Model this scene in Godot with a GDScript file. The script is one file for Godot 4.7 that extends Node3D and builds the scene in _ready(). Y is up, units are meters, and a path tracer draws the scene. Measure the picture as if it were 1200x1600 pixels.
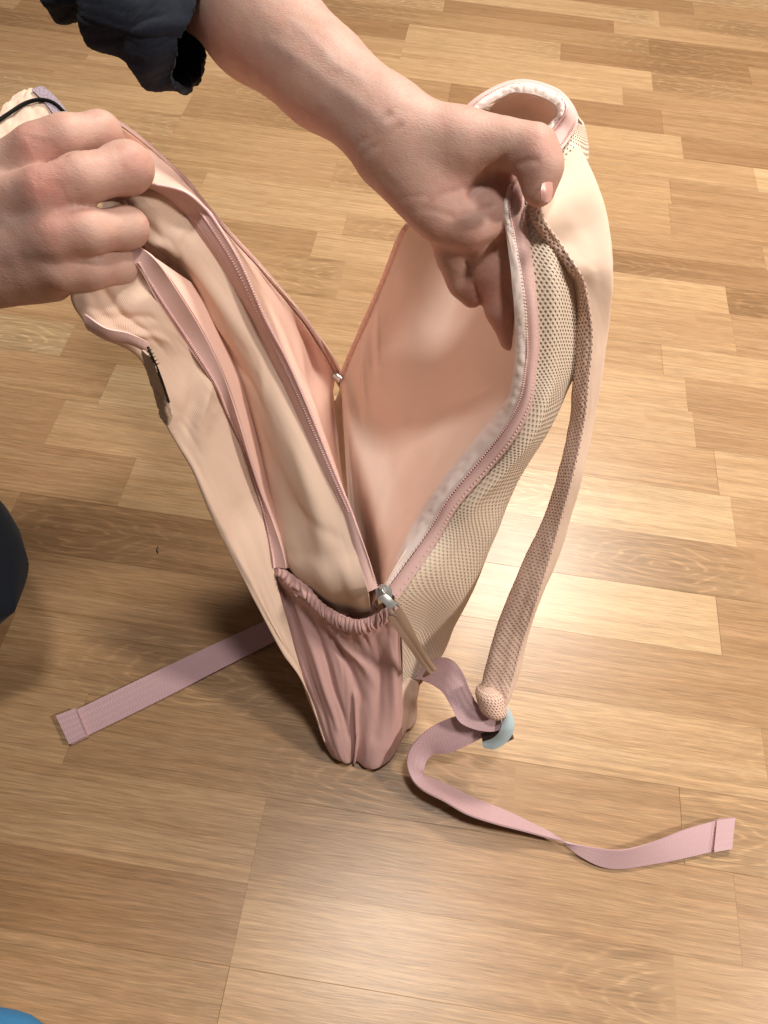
extends Node3D
# A pink backpack held open by two hands over a laminate floor.

var M := {}

func _ready():
	# ---- camera, air, lamps ----
	var cam := Camera3D.new(); cam.name = "camera"; add_child(cam)
	cam.transform = Transform3D(Basis(Vector3(0.98855, 0.05298, -0.14128), Vector3(-0.14709, 0.54719, -0.82398), Vector3(0.03366, 0.83533, 0.54872)), Vector3(0, 0.72, 0))
	cam.fov = 68.0
	cam.near = 0.02
	cam.far = 50.0
	cam.current = true
	var we := WorldEnvironment.new(); we.name = "surroundings"; add_child(we)
	var env := Environment.new()
	env.background_mode = Environment.BG_COLOR
	env.background_color = Color(0.585, 0.56, 0.535)
	env.background_energy_multiplier = 0.29
	env.tonemap_mode = Environment.TONE_MAPPER_LINEAR
	env.tonemap_exposure = 1.0
	env.sdfgi_enabled = true
	env.ssao_enabled = true
	env.ssil_enabled = true
	we.environment = env
	make_materials()
	ceiling_lamp("ceiling_lamp", "round white ceiling lamp beyond the bag, farthest of the three", Vector3(0.40, 1.82, -1.48), 0.42, 5.3, Color(1.0, 0.965, 0.91))
	ceiling_lamp("ceiling_lamp", "round white ceiling lamp out to the right of the bag", Vector3(1.75, 1.80, -0.05), 0.24, 5.6, Color(1.0, 0.965, 0.915))
	ceiling_lamp("ceiling_lamp", "round white ceiling lamp straight above the front of the floor", Vector3(0.13, 2.35, -0.20), 0.22, 2.4, Color(1.0, 0.975, 0.945))
	build_floor()
	build_backpack()
	build_person()
	build_small_things()


# ---------------------------------------------------------------- helpers
func obj(called: String, mesh: Mesh, mat: Material, parent: Node = self) -> MeshInstance3D:
	var o := MeshInstance3D.new()
	o.name = called
	o.mesh = mesh
	o.material_override = mat
	parent.add_child(o, true)
	return o

func thing(called: String, label: String, category: String, at := Vector3.ZERO) -> Node3D:
	var o := Node3D.new()
	o.name = called
	add_child(o, true)
	o.position = at
	o.set_meta("label", label)
	o.set_meta("category", category)
	return o

func tag(o: Node, label: String, category: String):
	o.set_meta("label", label)
	o.set_meta("category", category)

func cr(p: Array, t: float) -> Vector3:
	# Catmull-Rom through the points p at t in 0..1
	var n := p.size() - 1
	var x := clampf(t, 0.0, 1.0) * n
	var i := mini(int(x), n - 1)
	var f := x - i
	var b: Vector3 = p[i]
	var c: Vector3 = p[i + 1]
	var a: Vector3 = p[i - 1] if i > 0 else b * 2.0 - c
	var d: Vector3 = p[i + 2] if i + 2 <= n else c * 2.0 - b
	return 0.5 * (2.0 * b + (c - a) * f + (2.0 * a - 5.0 * b + 4.0 * c - d) * f * f + (3.0 * b - a - 3.0 * c + d) * f * f * f)

func ccr(p: Array, t: float) -> Vector3:
	# the same round a closed loop
	var n := p.size()
	var x := fposmod(t, 1.0) * n
	var i := int(x) % n
	var f := x - int(x)
	var a: Vector3 = p[(i + n - 1) % n]
	var b: Vector3 = p[i]
	var c: Vector3 = p[(i + 1) % n]
	var d: Vector3 = p[(i + 2) % n]
	return 0.5 * (2.0 * b + (c - a) * f + (2.0 * a - 5.0 * b + 4.0 * c - d) * f * f + (3.0 * b - a - 3.0 * c + d) * f * f * f)

func slice(p: Array, from: int, to: int) -> Array:
	var r := []
	if from <= to:
		for i in range(from, to + 1): r.append(p[i])
	else:
		for i in range(from, to - 1, -1): r.append(p[i])
	return r

func mixed(p: Array, q: Array, t: float) -> Array:
	var r := []
	for i in p.size(): r.append((p[i] as Vector3).lerp(q[i], t))
	return r

func moved(p: Array, by: Vector3) -> Array:
	var r := []
	for q in p: r.append(q + by)
	return r

func even(p: Array, n: int) -> Array:
	# n+1 points spaced evenly along the curve through p
	var m := p.size() * 16
	var pts := []
	var len := [0.0]
	for i in m + 1:
		pts.append(cr(p, float(i) / m))
		if i > 0: len.append(len[i - 1] + (pts[i] as Vector3).distance_to(pts[i - 1]))
	var r := []
	var k := 0
	for j in n + 1:
		var w: float = len[m] * j / n
		while k < m - 1 and len[k + 1] < w: k += 1
		var s: float = len[k + 1] - len[k]
		r.append((pts[k] as Vector3).lerp(pts[k + 1], 0.0 if s < 1e-9 else clampf((w - len[k]) / s, 0, 1)))
	return r

func loft(rows: Array, nu: int, nv: int, bend = null, closed := false) -> Array:
	# a grid of points through rows of control points; bend(u, v) moves each along the surface normal
	var cols := []
	for r in rows:
		var line := []
		for i in nu + 1: line.append(ccr(r, float(i) / nu) if closed else cr(r, float(i) / nu))
		cols.append(line)
	var g := []
	for j in nv + 1:
		g.append([])
	for i in nu + 1:
		var c := []
		for r in cols: c.append(r[i])
		for j in nv + 1: g[j].append(cr(c, float(j) / nv))
	if bend != null:
		var nn := grid_normals(g)
		for j in nv + 1:
			for i in nu + 1:
				g[j][i] += nn[j][i] * bend.call(float(i) / nu, float(j) / nv)
	return g

func grid_normals(g: Array) -> Array:
	var h := g.size() - 1
	var w: int = g[0].size() - 1
	var out := []
	for j in h + 1:
		var line := []
		for i in w + 1:
			var du: Vector3 = g[j][mini(i + 1, w)] - g[j][maxi(i - 1, 0)]
			var dv: Vector3 = g[mini(j + 1, h)][i] - g[maxi(j - 1, 0)][i]
			var n := du.cross(dv)
			line.append(n.normalized() if n.length() > 1e-14 else (line[i - 1] if i > 0 else Vector3.UP))
		out.append(line)
	return out

func sheet(g: Array, th := 0.001, tint = null) -> ArrayMesh:
	# cloth of thickness th on the grid g: two faces and the rim; uv in metres
	var h := g.size() - 1
	var w: int = g[0].size() - 1
	var nn := grid_normals(g)
	var us := [0.0]
	var vs := [0.0]
	for i in w:
		var s := 0.0
		for j in h + 1: s += (g[j][i + 1] as Vector3).distance_to(g[j][i])
		us.append(us[i] + s / (h + 1))
	for j in h:
		var s := 0.0
		for i in w + 1: s += (g[j + 1][i] as Vector3).distance_to(g[j][i])
		vs.append(vs[j] + s / (w + 1))
	var V := PackedVector3Array()
	var N := PackedVector3Array()
	var T := PackedVector2Array()
	var C := PackedColorArray()
	var I := PackedInt32Array()
	for side in [1.0, -1.0]:
		var o := V.size()
		for j in h + 1:
			for i in w + 1:
				V.append(g[j][i] + nn[j][i] * th * 0.5 * side)
				N.append(nn[j][i] * side)
				T.append(Vector2(us[i], vs[j]))
				if tint != null: C.append(tint.call(float(i) / w, float(j) / h))
		for j in h:
			for i in w:
				var a := o + j * (w + 1) + i
				var b := a + 1
				var c := a + w + 2
				var d := a + w + 1
				if side > 0: I.append_array([a, c, b, a, d, c])
				else: I.append_array([a, b, c, a, c, d])
	var half := (w + 1) * (h + 1)
	var ring := []
	for i in w + 1: ring.append(i)
	for j in range(1, h + 1): ring.append(j * (w + 1) + w)
	for i in range(w - 1, -1, -1): ring.append(h * (w + 1) + i)
	for j in range(h - 1, 0, -1): ring.append(j * (w + 1))
	var base := V.size()
	var centre: Vector3 = g[h / 2][w / 2]
	for k in ring.size():
		var a: int = ring[k]
		var q: int = ring[(k + 1) % ring.size()]
		var p: int = ring[(k + ring.size() - 1) % ring.size()]
		var n := (V[q] - V[p]).cross(V[a] - V[a + half])
		n = n.normalized() if n.length() > 1e-14 else Vector3.UP
		V.append(V[a]); V.append(V[a + half])
		N.append(n); N.append(n)
		T.append(T[a]); T.append(T[a])
		if tint != null:
			C.append(C[a]); C.append(C[a])
	for k in ring.size():
		var a := base + k * 2
		var b := base + ((k + 1) % ring.size()) * 2
		I.append_array([a, b, b + 1, a, b + 1, a + 1])
	return mesh_of(V, N, T, C, I)

func mesh_of(V, N, T, C, I) -> ArrayMesh:
	var arr := []
	arr.resize(Mesh.ARRAY_MAX)
	arr[Mesh.ARRAY_VERTEX] = V
	arr[Mesh.ARRAY_NORMAL] = N
	if T.size(): arr[Mesh.ARRAY_TEX_UV] = T
	if C.size(): arr[Mesh.ARRAY_COLOR] = C
	arr[Mesh.ARRAY_INDEX] = I
	var m := ArrayMesh.new()
	m.add_surface_from_arrays(Mesh.PRIMITIVE_TRIANGLES, arr)
	return m

func shell(g: Array) -> ArrayMesh:
	# a closed tube: the grid's first and last columns coincide; both ends capped
	var h := g.size() - 1
	var w: int = g[0].size() - 1
	var V := PackedVector3Array()
	var N := PackedVector3Array()
	var T := PackedVector2Array()
	var I := PackedInt32Array()
	var mid := []
	for j in h + 1:
		var c := Vector3.ZERO
		for i in w: c += g[j][i]
		mid.append(c / w)
	var away := 0.0
	var nn := []
	for j in h + 1:
		var line := []
		for i in w + 1:
			var du: Vector3 = g[j][(i + 1) % w] - g[j][(i + w - 1) % w]
			var dv: Vector3 = g[mini(j + 1, h)][i] - g[maxi(j - 1, 0)][i]
			var n := du.cross(dv).normalized()
			away += n.dot(g[j][i] - mid[j])
			line.append(n)
		nn.append(line)
	var f := 1.0 if away > 0 else -1.0
	var vv := 0.0
	for j in h + 1:
		if j > 0: vv += (mid[j] as Vector3).distance_to(mid[j - 1])
		var uu := 0.0
		for i in w + 1:
			if i > 0: uu += (g[j][i] as Vector3).distance_to(g[j][i - 1])
			V.append(g[j][i]); N.append(nn[j][i] * f); T.append(Vector2(uu, vv))
	for j in h:
		for i in w:
			var a := j * (w + 1) + i
			var b := a + 1
			var c := a + w + 2
			var d := a + w + 1
			if f > 0: I.append_array([a, c, b, a, d, c])
			else: I.append_array([a, b, c, a, c, d])
	for e in [0, h]:
		var o := V.size()
		var dir: Vector3 = (mid[1] - mid[0]) if e == 0 else (mid[h - 1] - mid[h])
		dir = -dir.normalized()
		V.append(mid[e]); N.append(dir); T.append(Vector2.ZERO)
		for i in w + 1:
			V.append(g[e][i]); N.append(dir); T.append(Vector2(0.01, 0))
		for i in w:
			var x: Vector3 = V[o + 1 + i] - mid[e]
			var y: Vector3 = V[o + 2 + i] - mid[e]
			if x.cross(y).dot(dir) > 0: I.append_array([o, o + 2 + i, o + 1 + i])
			else: I.append_array([o, o + 1 + i, o + 2 + i])
	return mesh_of(V, N, T, PackedColorArray(), I)

func frames(path: Array) -> Array:
	# tangent, side, up along a path, without twist
	var out := []
	var side := Vector3.ZERO
	for i in path.size():
		var t: Vector3 = (path[mini(i + 1, path.size() - 1)] - path[maxi(i - 1, 0)]).normalized()
		if side == Vector3.ZERO:
			side = t.cross(Vector3.UP if absf(t.y) < 0.9 else Vector3.RIGHT).normalized()
		side = (side - t * side.dot(t)).normalized()
		out.append([t, side, t.cross(side)])
	return out

func tube(points: Array, r: float, n := 120, sides := 8, radius = null) -> ArrayMesh:
	var path := even(points, n)
	var fr := frames(path)
	var g := []
	for j in path.size():
		var line := []
		var rr: float = r if radius == null else radius.call(float(j) / n)
		for i in sides + 1:
			var a := TAU * (i % sides) / sides
			line.append(path[j] + (fr[j][1] * cos(a) + fr[j][2] * sin(a)) * rr)
		g.append(line)
	return shell(g)

func band(A: Array, B: Array, n: int, th: float, bulge := 0.0, across := 4, wave = null) -> ArrayMesh:
	# a ribbon between two matched edge curves
	var g := []
	for j in n + 1:
		var t := float(j) / n
		var a := cr(A, t)
		var b := cr(B, t)
		var line := []
		for i in across + 1: line.append(a.lerp(b, float(i) / across))
		g.append(line)
	if bulge != 0.0 or wave != null:
		var nn := grid_normals(g)
		for j in n + 1:
			for i in across + 1:
				var s := float(i) / across
				var d := bulge * sin(PI * s)
				if wave != null: d += wave.call(s, float(j) / n)
				g[j][i] += nn[j][i] * d
	return sheet(g, th)

func pieces(spots: Array, size: Vector3) -> ArrayMesh:
	# many small rounded blocks, one for each [place, along, across, up]
	var V := PackedVector3Array()
	var N := PackedVector3Array()
	var I := PackedInt32Array()
	for s in spots:
		var o := V.size()
		var x: Vector3 = s[1] * size.x
		var y: Vector3 = s[2] * size.y
		var z: Vector3 = s[3] * size.z
		for d in [x, -x, y, -y, z, -z]:
			V.append(s[0] + d)
			N.append(d.normalized())
		var right := x.cross(y).dot(z) > 0
		for f in [[0, 2, 4], [2, 1, 4], [1, 3, 4], [3, 0, 4], [2, 0, 5], [1, 2, 5], [3, 1, 5], [0, 3, 5]]:
			if right: I.append_array([o + f[0], o + f[2], o + f[1]])
			else: I.append_array([o + f[0], o + f[1], o + f[2]])
	return mesh_of(V, N, PackedVector2Array(), PackedColorArray(), I)

func teeth(points: Array, outwards: Array, n: int, size: Vector3, skew := 0.0) -> ArrayMesh:
	var spots := []
	for j in n:
		var t := (j + 0.5) / n
		var p := cr(points, t)
		var a := (cr(points, minf(t + 0.003, 1.0)) - cr(points, maxf(t - 0.003, 0.0))).normalized()
		var s := (cr(outwards, t) - p).normalized()
		s = (s - a * s.dot(a)).normalized()
		spots.append([p, (a + s * skew).normalized(), s, a.cross(s)])
	return pieces(spots, size)

func fold(u: float, v: float, a: Vector2, b: Vector2, width: float, depth: float) -> float:
	# one crease across a cloth: depth on the line a-b, fading over width and towards its ends
	var d := b - a
	var t := clampf((Vector2(u, v) - a).dot(d) / d.length_squared(), 0.0, 1.0)
	var q := (Vector2(u, v) - a - d * t).length() / width
	return depth * exp(-q * q) * (0.35 + 0.65 * sin(PI * clampf(t, 0.06, 0.94)))

func noise(seed_: int, freq: float, octaves := 3) -> FastNoiseLite:
	var n := FastNoiseLite.new()
	n.seed = seed_
	n.noise_type = FastNoiseLite.TYPE_SIMPLEX_SMOOTH
	n.frequency = freq
	n.fractal_octaves = octaves
	return n


# ---------------------------------------------------------------- materials
func picture(w: int, h: int, f: Callable) -> ImageTexture:
	var im := Image.create(w, h, false, Image.FORMAT_RGBA8)
	for y in h:
		for x in w:
			im.set_pixel(x, y, f.call(x, y))
	return ImageTexture.create_from_image(im)

func mat(c: Color, rough := 0.8, spec := 0.35) -> StandardMaterial3D:
	var m := StandardMaterial3D.new()
	m.albedo_color = c
	m.roughness = rough
	m.metallic_specular = spec
	return m

func cloth(c: Color, rough: float, weave: Texture2D, tile: float, relief: float, tone: Texture2D = null, sheen := 0.15) -> StandardMaterial3D:
	var m := mat(c, rough, 0.3)
	m.uv1_scale = Vector3(1.0 / tile, 1.0 / tile, 1)
	m.heightmap_enabled = true
	m.heightmap_texture = weave
	m.heightmap_scale = relief
	if tone: m.albedo_texture = tone
	m.rim_enabled = sheen > 0
	m.rim = sheen
	m.rim_tint = 0.5
	return m

func make_materials():
	# weaves: 64 pixels to a tile
	var twill := picture(64, 64, func(x: int, y: int):
		var s := 0.5 + 0.5 * sin(TAU * (x * 8.0 + y * 8.0) / 64.0)
		var w := 0.5 + 0.5 * sin(TAU * (x * 8.0 - y * 16.0) / 64.0)
		var k := 0.80 + 0.16 * s + 0.04 * w
		return Color(k, k, k))
	var plain := picture(64, 64, func(x: int, y: int):
		var k := 0.84 + 0.08 * sin(TAU * x * 16.0 / 64.0) + 0.08 * sin(TAU * y * 16.0 / 64.0)
		return Color(k, k, k))
	var ribs := picture(64, 64, func(x: int, y: int):
		var z: float = absf((x % 32) - 16.0) / 16.0
		var s := 0.5 + 0.5 * sin(TAU * (y * 8.0 / 64.0 + z * 1.6))
		var k := 0.80 + 0.20 * s
		return Color(k, k, k))
	var cross := picture(64, 64, func(x: int, y: int):
		var s := 0.5 + 0.5 * sin(TAU * y * 8.0 / 64.0)
		var w := 0.5 + 0.5 * sin(TAU * x * 16.0 / 64.0)
		var k := 0.74 + 0.2 * s + 0.06 * w
		return Color(k, k, k))
	# spacer mesh: rows of round holes, every other row shifted
	var hole := func(x: float, y: float) -> float:
		var best := 9.0
		for c in [Vector2(24, 20), Vector2(-24, 60), Vector2(24, 60) + Vector2(48, 0) - Vector2(48, 0), Vector2(0, 60), Vector2(48, 60), Vector2(24, 100), Vector2(24, -20)]:
			if c == Vector2(24, 60): continue
			var d: Vector2 = Vector2(x, y) - c
			best = minf(best, Vector2(d.x / 12.0, d.y / 13.5).length())
		return best
	var net := picture(48, 80, func(x: int, y: int):
		var d: float = hole.call(x, y)
		var g := 0.93 + 0.07 * sin(TAU * (x + y) / 4.0)
		return Color(g, g, g, 1.0 if d > 1.0 else 0.0))
	var net_relief := picture(48, 80, func(x: int, y: int):
		var d: float = hole.call(x, y)
		var k := clampf((d - 0.9) * 1.6, 0.0, 1.0)
		k = 0.85 * sin(k * PI * 0.5) + 0.15 * (0.5 + 0.5 * sin(TAU * (x - y) / 6.0))
		return Color(k, k, k))

	var peach := Color(0.96, 0.838, 0.755)
	M.beige = cloth(peach, 0.72, twill, 0.009, 0.012, twill)
	M.beige_fine = cloth(peach, 0.72, twill, 0.0075, 0.010, twill)
	M.lining = cloth(Color(0.975, 0.895, 0.835), 0.40, plain, 0.008, 0.002, null, 0.05)
	M.lining.metallic_specular = 0.45
	M.lining.backlight_enabled = true
	M.lining.backlight = Color(0.45, 0.35, 0.29)
	M.front_lining = M.lining.duplicate()
	M.front_lining.albedo_color = Color(0.955, 0.80, 0.745)
	M.pink_tape = cloth(Color(0.97, 0.81, 0.785), 0.7, cross, 0.006, 0.02, cross)
	M.rose_coil = mat(Color(0.93, 0.77, 0.745), 0.45, 0.5)
	M.pink_coil = mat(Color(0.95, 0.79, 0.78), 0.4, 0.5)
	M.far_tape = cloth(Color(0.97, 0.80, 0.765), 0.6, cross, 0.006, 0.02, cross)
	M.far_coil = mat(Color(0.96, 0.79, 0.75), 0.45, 0.5)
	M.satin = cloth(Color(0.90, 0.83, 0.80), 0.42, ribs, 0.005, 0.006, null, 0.1)
	M.satin.metallic_specular = 0.45
	M.mauve = cloth(Color(0.86, 0.69, 0.67), 0.62, ribs, 0.007, 0.014, ribs, 0.25)
	M.webbing = cloth(Color(0.84, 0.69, 0.71), 0.5, ribs, 0.012, 0.12, ribs, 0.25)
	M.webbing.metallic_specular = 0.5
	M.thread = mat(Color(0.92, 0.76, 0.72), 0.7)
	M.taupe = cloth(Color(0.80, 0.67, 0.58), 0.55, cross, 0.012, 0.08, cross, 0.2)
	M.foam = mat(Color(0.985, 0.91, 0.84), 0.9)
	M.net = cloth(Color(0.985, 0.90, 0.815), 0.5, net_relief, 1.0, 0.03, net, 0.2)
	M.net.uv1_scale = Vector3(1.0 / 0.0031, 1.0 / 0.0052, 1)
	M.net.transparency = BaseMaterial3D.TRANSPARENCY_ALPHA_SCISSOR
	M.net.alpha_scissor_threshold = 0.5
	M.strap_net = M.net.duplicate()
	M.strap_net.albedo_color = Color(0.965, 0.83, 0.76)
	M.strap_foam = mat(Color(0.95, 0.82, 0.75), 0.9)
	M.metal = mat(Color(0.78, 0.78, 0.78), 0.28, 0.6)
	M.metal.metallic = 0.75
	M.dark_metal = mat(Color(0.16, 0.14, 0.13), 0.35)
	M.dark_metal.metallic = 0.6
	M.grey_plastic = mat(Color(0.74, 0.81, 0.83), 0.3, 0.5)
	M.dark_plastic = mat(Color(0.25, 0.17, 0.15), 0.4, 0.5)
	var sparkle := noise(5, 0.35, 2)
	M.glitter = mat(Color(0.9, 0.88, 0.9), 0.3)
	M.glitter.albedo_texture = picture(64, 64, func(x: int, y: int):
		var k := sparkle.get_noise_2d(x * 1.7, y * 1.7)
		return Color(0.93, 0.9, 0.95) if k > 0.12 else Color(0.80, 0.68, 0.72) if k > -0.15 else Color(0.62, 0.6, 0.64))
	M.glitter.heightmap_enabled = true
	M.glitter.heightmap_texture = M.glitter.albedo_texture
	M.glitter.heightmap_scale = 0.03
	M.glitter.metallic = 0.25
	M.glitter.uv1_scale = Vector3(60, 60, 1)
	M.label_patch = cloth(Color(0.73, 0.65, 0.58), 0.45, plain, 0.01, 0.02, null, 0.2)
	M.black_cord = cloth(Color(0.03, 0.028, 0.03), 0.6, cross, 0.003, 0.02)
	# fleece: soft pile
	var pile := noise(9, 0.21, 3)
	var pile_map := picture(128, 128, func(x: int, y: int):
		var k := 0.5 + 0.5 * (pile.get_noise_3d(cos(TAU * x / 128.0) * 20.0, sin(TAU * x / 128.0) * 20.0, y * 1.0))
		return Color(k, k, k))
	M.fleece = cloth(Color(0.105, 0.12, 0.16), 1.0, pile_map, 0.012, 0.05, null, 0.35)
	M.navy = cloth(Color(0.075, 0.095, 0.13), 0.85, twill, 0.012, 0.012, null, 0.25)
	M.blue = cloth(Color(0.21, 0.43, 0.60), 0.7, pile_map, 0.03, 0.03, null, 0.3)
	# skin
	var pores := noise(21, 0.09, 4)
	pores.noise_type = FastNoiseLite.TYPE_CELLULAR
	pores.cellular_return_type = FastNoiseLite.RETURN_DISTANCE2
	var wrinkle := noise(23, 0.035, 3)
	wrinkle.fractal_type = FastNoiseLite.FRACTAL_RIDGED
	var fine := picture(512, 512, func(x: int, y: int):
		var k := clampf(0.5 + 0.35 * pores.get_noise_2d(x, y * 1.35) + 0.38 * wrinkle.get_noise_2d(x * 0.5, y * 1.6), 0.0, 1.0)
		return Color(k, k, k))
	M.skin = mat(Color.WHITE, 0.52, 0.4)
	M.skin.vertex_color_use_as_albedo = true
	M.skin.subsurf_scatter_enabled = true
	M.skin.subsurf_scatter_strength = 0.12
	M.skin.heightmap_enabled = true
	M.skin.heightmap_texture = fine
	M.skin.heightmap_scale = 0.028
	M.skin.uv1_triplanar = true
	M.skin.uv1_scale = Vector3(22, 22, 22)
	M.nail = mat(Color(0.77, 0.58, 0.54), 0.34, 0.5)

	# oak laminate: five prints, each toned a few ways
	M.oak = []
	var tones := [Color(0.60, 0.452, 0.330), Color(0.65, 0.507, 0.374), Color(0.70, 0.560, 0.422), Color(0.74, 0.600, 0.458), Color(0.775, 0.640, 0.496), Color(0.80, 0.676, 0.530)]
	var prints := []
	for k in 5: prints.append(oak_print(k))
	for t in 6:
		var line := []
		for k in 5:
			var m := mat(tones[t], 0.325, 0.46)
			m.albedo_texture = prints[k]
			m.heightmap_enabled = true
			m.heightmap_texture = prints[k]
			m.heightmap_scale = 0.016
			m.uv1_scale = Vector3(1.0 / 0.62, 1.0 / 0.075, 1)
			line.append(m)
		M.oak.append(line)
	M.oak_core = mat(Color(0.30, 0.21, 0.13), 0.8)

func oak_print(k: int) -> ImageTexture:
	var streak := noise(100 + k, 1.0, 1)
	var wide := noise(200 + k, 1.0, 2)
	var warp := noise(300 + k, 1.0, 2)
	var pore := noise(400 + k, 1.0, 1)
	var cx := 0.12 + 0.13 * k
	var W := 1536
	var H := 192
	var knots := k % 2 == 1 or k == 4
	return picture(W, H, func(x: int, y: int):
		var fx := 0.62 * x / W
		var fy := 0.075 * y / H
		var edge := minf(1.0, minf(x, W - x) / 60.0)
		var bow := warp.get_noise_2d(fx * 5.0, fy * 45.0)
		# flowing grain along the plank: wide bands, lines, hair-fine lines
		var gy := fy + bow * 0.0022
		var tone := wide.get_noise_2d(fx * 3.0, gy * 60.0)
		var lines := 0.45 * streak.get_noise_2d(fx * 2.6, gy * 190.0) + 0.35 * streak.get_noise_2d(fx * 4.0 + 31.0, gy * 430.0) + 0.30 * streak.get_noise_2d(fx * 7.0 + 77.0, gy * 950.0)
		var v := 0.86 + 0.105 * lines + 0.05 * tone
		if knots:
			# cathedral arches
			var rx := (fx - cx) * 0.33
			var ry := fy - 0.036 + bow * 0.007
			var r := sqrt(rx * rx + ry * ry) + bow * 0.0022
			var near := exp(-pow((fx - cx) / 0.11, 2.0))
			var arch := pow(0.5 + 0.5 * sin(r * 850.0 + 2.5 * tone), 6.0) * clampf(0.7 + 0.9 * streak.get_noise_2d(fx * 30.0, fy * 200.0), 0.0, 1.3)
			v += near * (0.13 * arch - 0.09)
		# short pale pores and dark ticks
		var p := pore.get_noise_2d(fx * 30.0, gy * 1300.0)
		if p > 0.15: v += 0.16 * (p - 0.15)
		elif p < -0.42: v -= 0.20 * (-0.42 - p) + 0.012
		v = lerpf(0.87, v, 0.35 + 0.65 * edge)
		v = clampf(v, 0.45, 1.0)
		return Color(v, v * (0.985 + 0.02 * tone), v * (0.955 + 0.04 * tone + 0.05 * (v - 0.86))))


# ---------------------------------------------------------------- the setting
func ceiling_lamp(called, label, at: Vector3, size: float, energy: float, c: Color):
	var t := thing(called, label, "lamp", at)
	t.set_meta("group", "ceiling lamps above the floor")
	var rim := CylinderMesh.new()
	rim.top_radius = size * 0.62; rim.bottom_radius = size * 0.62; rim.height = 0.04
	var o := obj("housing", rim, mat(Color(0.9, 0.9, 0.88), 0.5), t)
	o.position.y = 0.024
	var disc := CylinderMesh.new()
	disc.top_radius = size * 0.56; disc.bottom_radius = size * 0.56; disc.height = 0.006
	var glow := mat(Color(1, 1, 1), 0.5)
	glow.emission_enabled = true
	glow.emission = c
	glow.emission_energy_multiplier = 0.8
	obj("diffuser", disc, glow, t)
	var l := AreaLight3D.new()
	l.name = "lamp_light"
	l.area_size = Vector2(size, size)
	l.light_energy = energy
	l.light_color = c
	l.shadow_enabled = true
	l.area_range = 12.0
	l.position = Vector3(0, -0.008, 0)
	l.rotation.x = -PI / 2
	t.add_child(l)

func plank_mesh(x0: float, x1: float, z0: float, z1: float, u0: float, bevel: float) -> ArrayMesh:
	# one strip, top at y = 0, its upper edges eased
	var V := PackedVector3Array()
	var N := PackedVector3Array()
	var T := PackedVector2Array()
	var I := PackedInt32Array()
	var b := bevel
	var faces := [
		[Vector3(x0 + b, 0, z0 + b), Vector3(x1 - b, 0, z0 + b), Vector3(x1 - b, 0, z1 - b), Vector3(x0 + b, 0, z1 - b), Vector3.UP],
		[Vector3(x0 + b, 0, z1 - b), Vector3(x1 - b, 0, z1 - b), Vector3(x1, -b, z1), Vector3(x0, -b, z1), Vector3(0, 1, 1)],
		[Vector3(x1 - b, 0, z0 + b), Vector3(x0 + b, 0, z0 + b), Vector3(x0, -b, z0), Vector3(x1, -b, z0), Vector3(0, 1, -1)],
		[Vector3(x1 - b, 0, z1 - b), Vector3(x1 - b, 0, z0 + b), Vector3(x1, -b, z0), Vector3(x1, -b, z1), Vector3(1, 1, 0)],
		[Vector3(x0 + b, 0, z0 + b), Vector3(x0 + b, 0, z1 - b), Vector3(x0, -b, z1), Vector3(x0, -b, z0), Vector3(-1, 1, 0)],
		[Vector3(x0, -b, z1), Vector3(x1, -b, z1), Vector3(x1, -0.007, z1), Vector3(x0, -0.007, z1), Vector3(0, 0, 1)],
		[Vector3(x1, -b, z0), Vector3(x0, -b, z0), Vector3(x0, -0.007, z0), Vector3(x1, -0.007, z0), Vector3(0, 0, -1)],
		[Vector3(x1, -b, z1), Vector3(x1, -b, z0), Vector3(x1, -0.007, z0), Vector3(x1, -0.007, z1), Vector3(1, 0, 0)],
		[Vector3(x0, -b, z0), Vector3(x0, -b, z1), Vector3(x0, -0.007, z1), Vector3(x0, -0.007, z0), Vector3(-1, 0, 0)]]
	for f in faces:
		var o := V.size()
		var n: Vector3 = (f[4] as Vector3).normalized()
		for k in 4:
			V.append(f[k]); N.append(n)
			T.append(Vector2(f[k].x - x0 + u0, f[k].z - z0))
		if (f[1] - f[0]).cross(f[2] - f[0]).dot(n) > 0: I.append_array([o, o + 2, o + 1, o, o + 3, o + 2])
		else: I.append_array([o, o + 1, o + 2, o, o + 2, o + 3])
	return mesh_of(V, N, T, PackedColorArray(), I)

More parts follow.
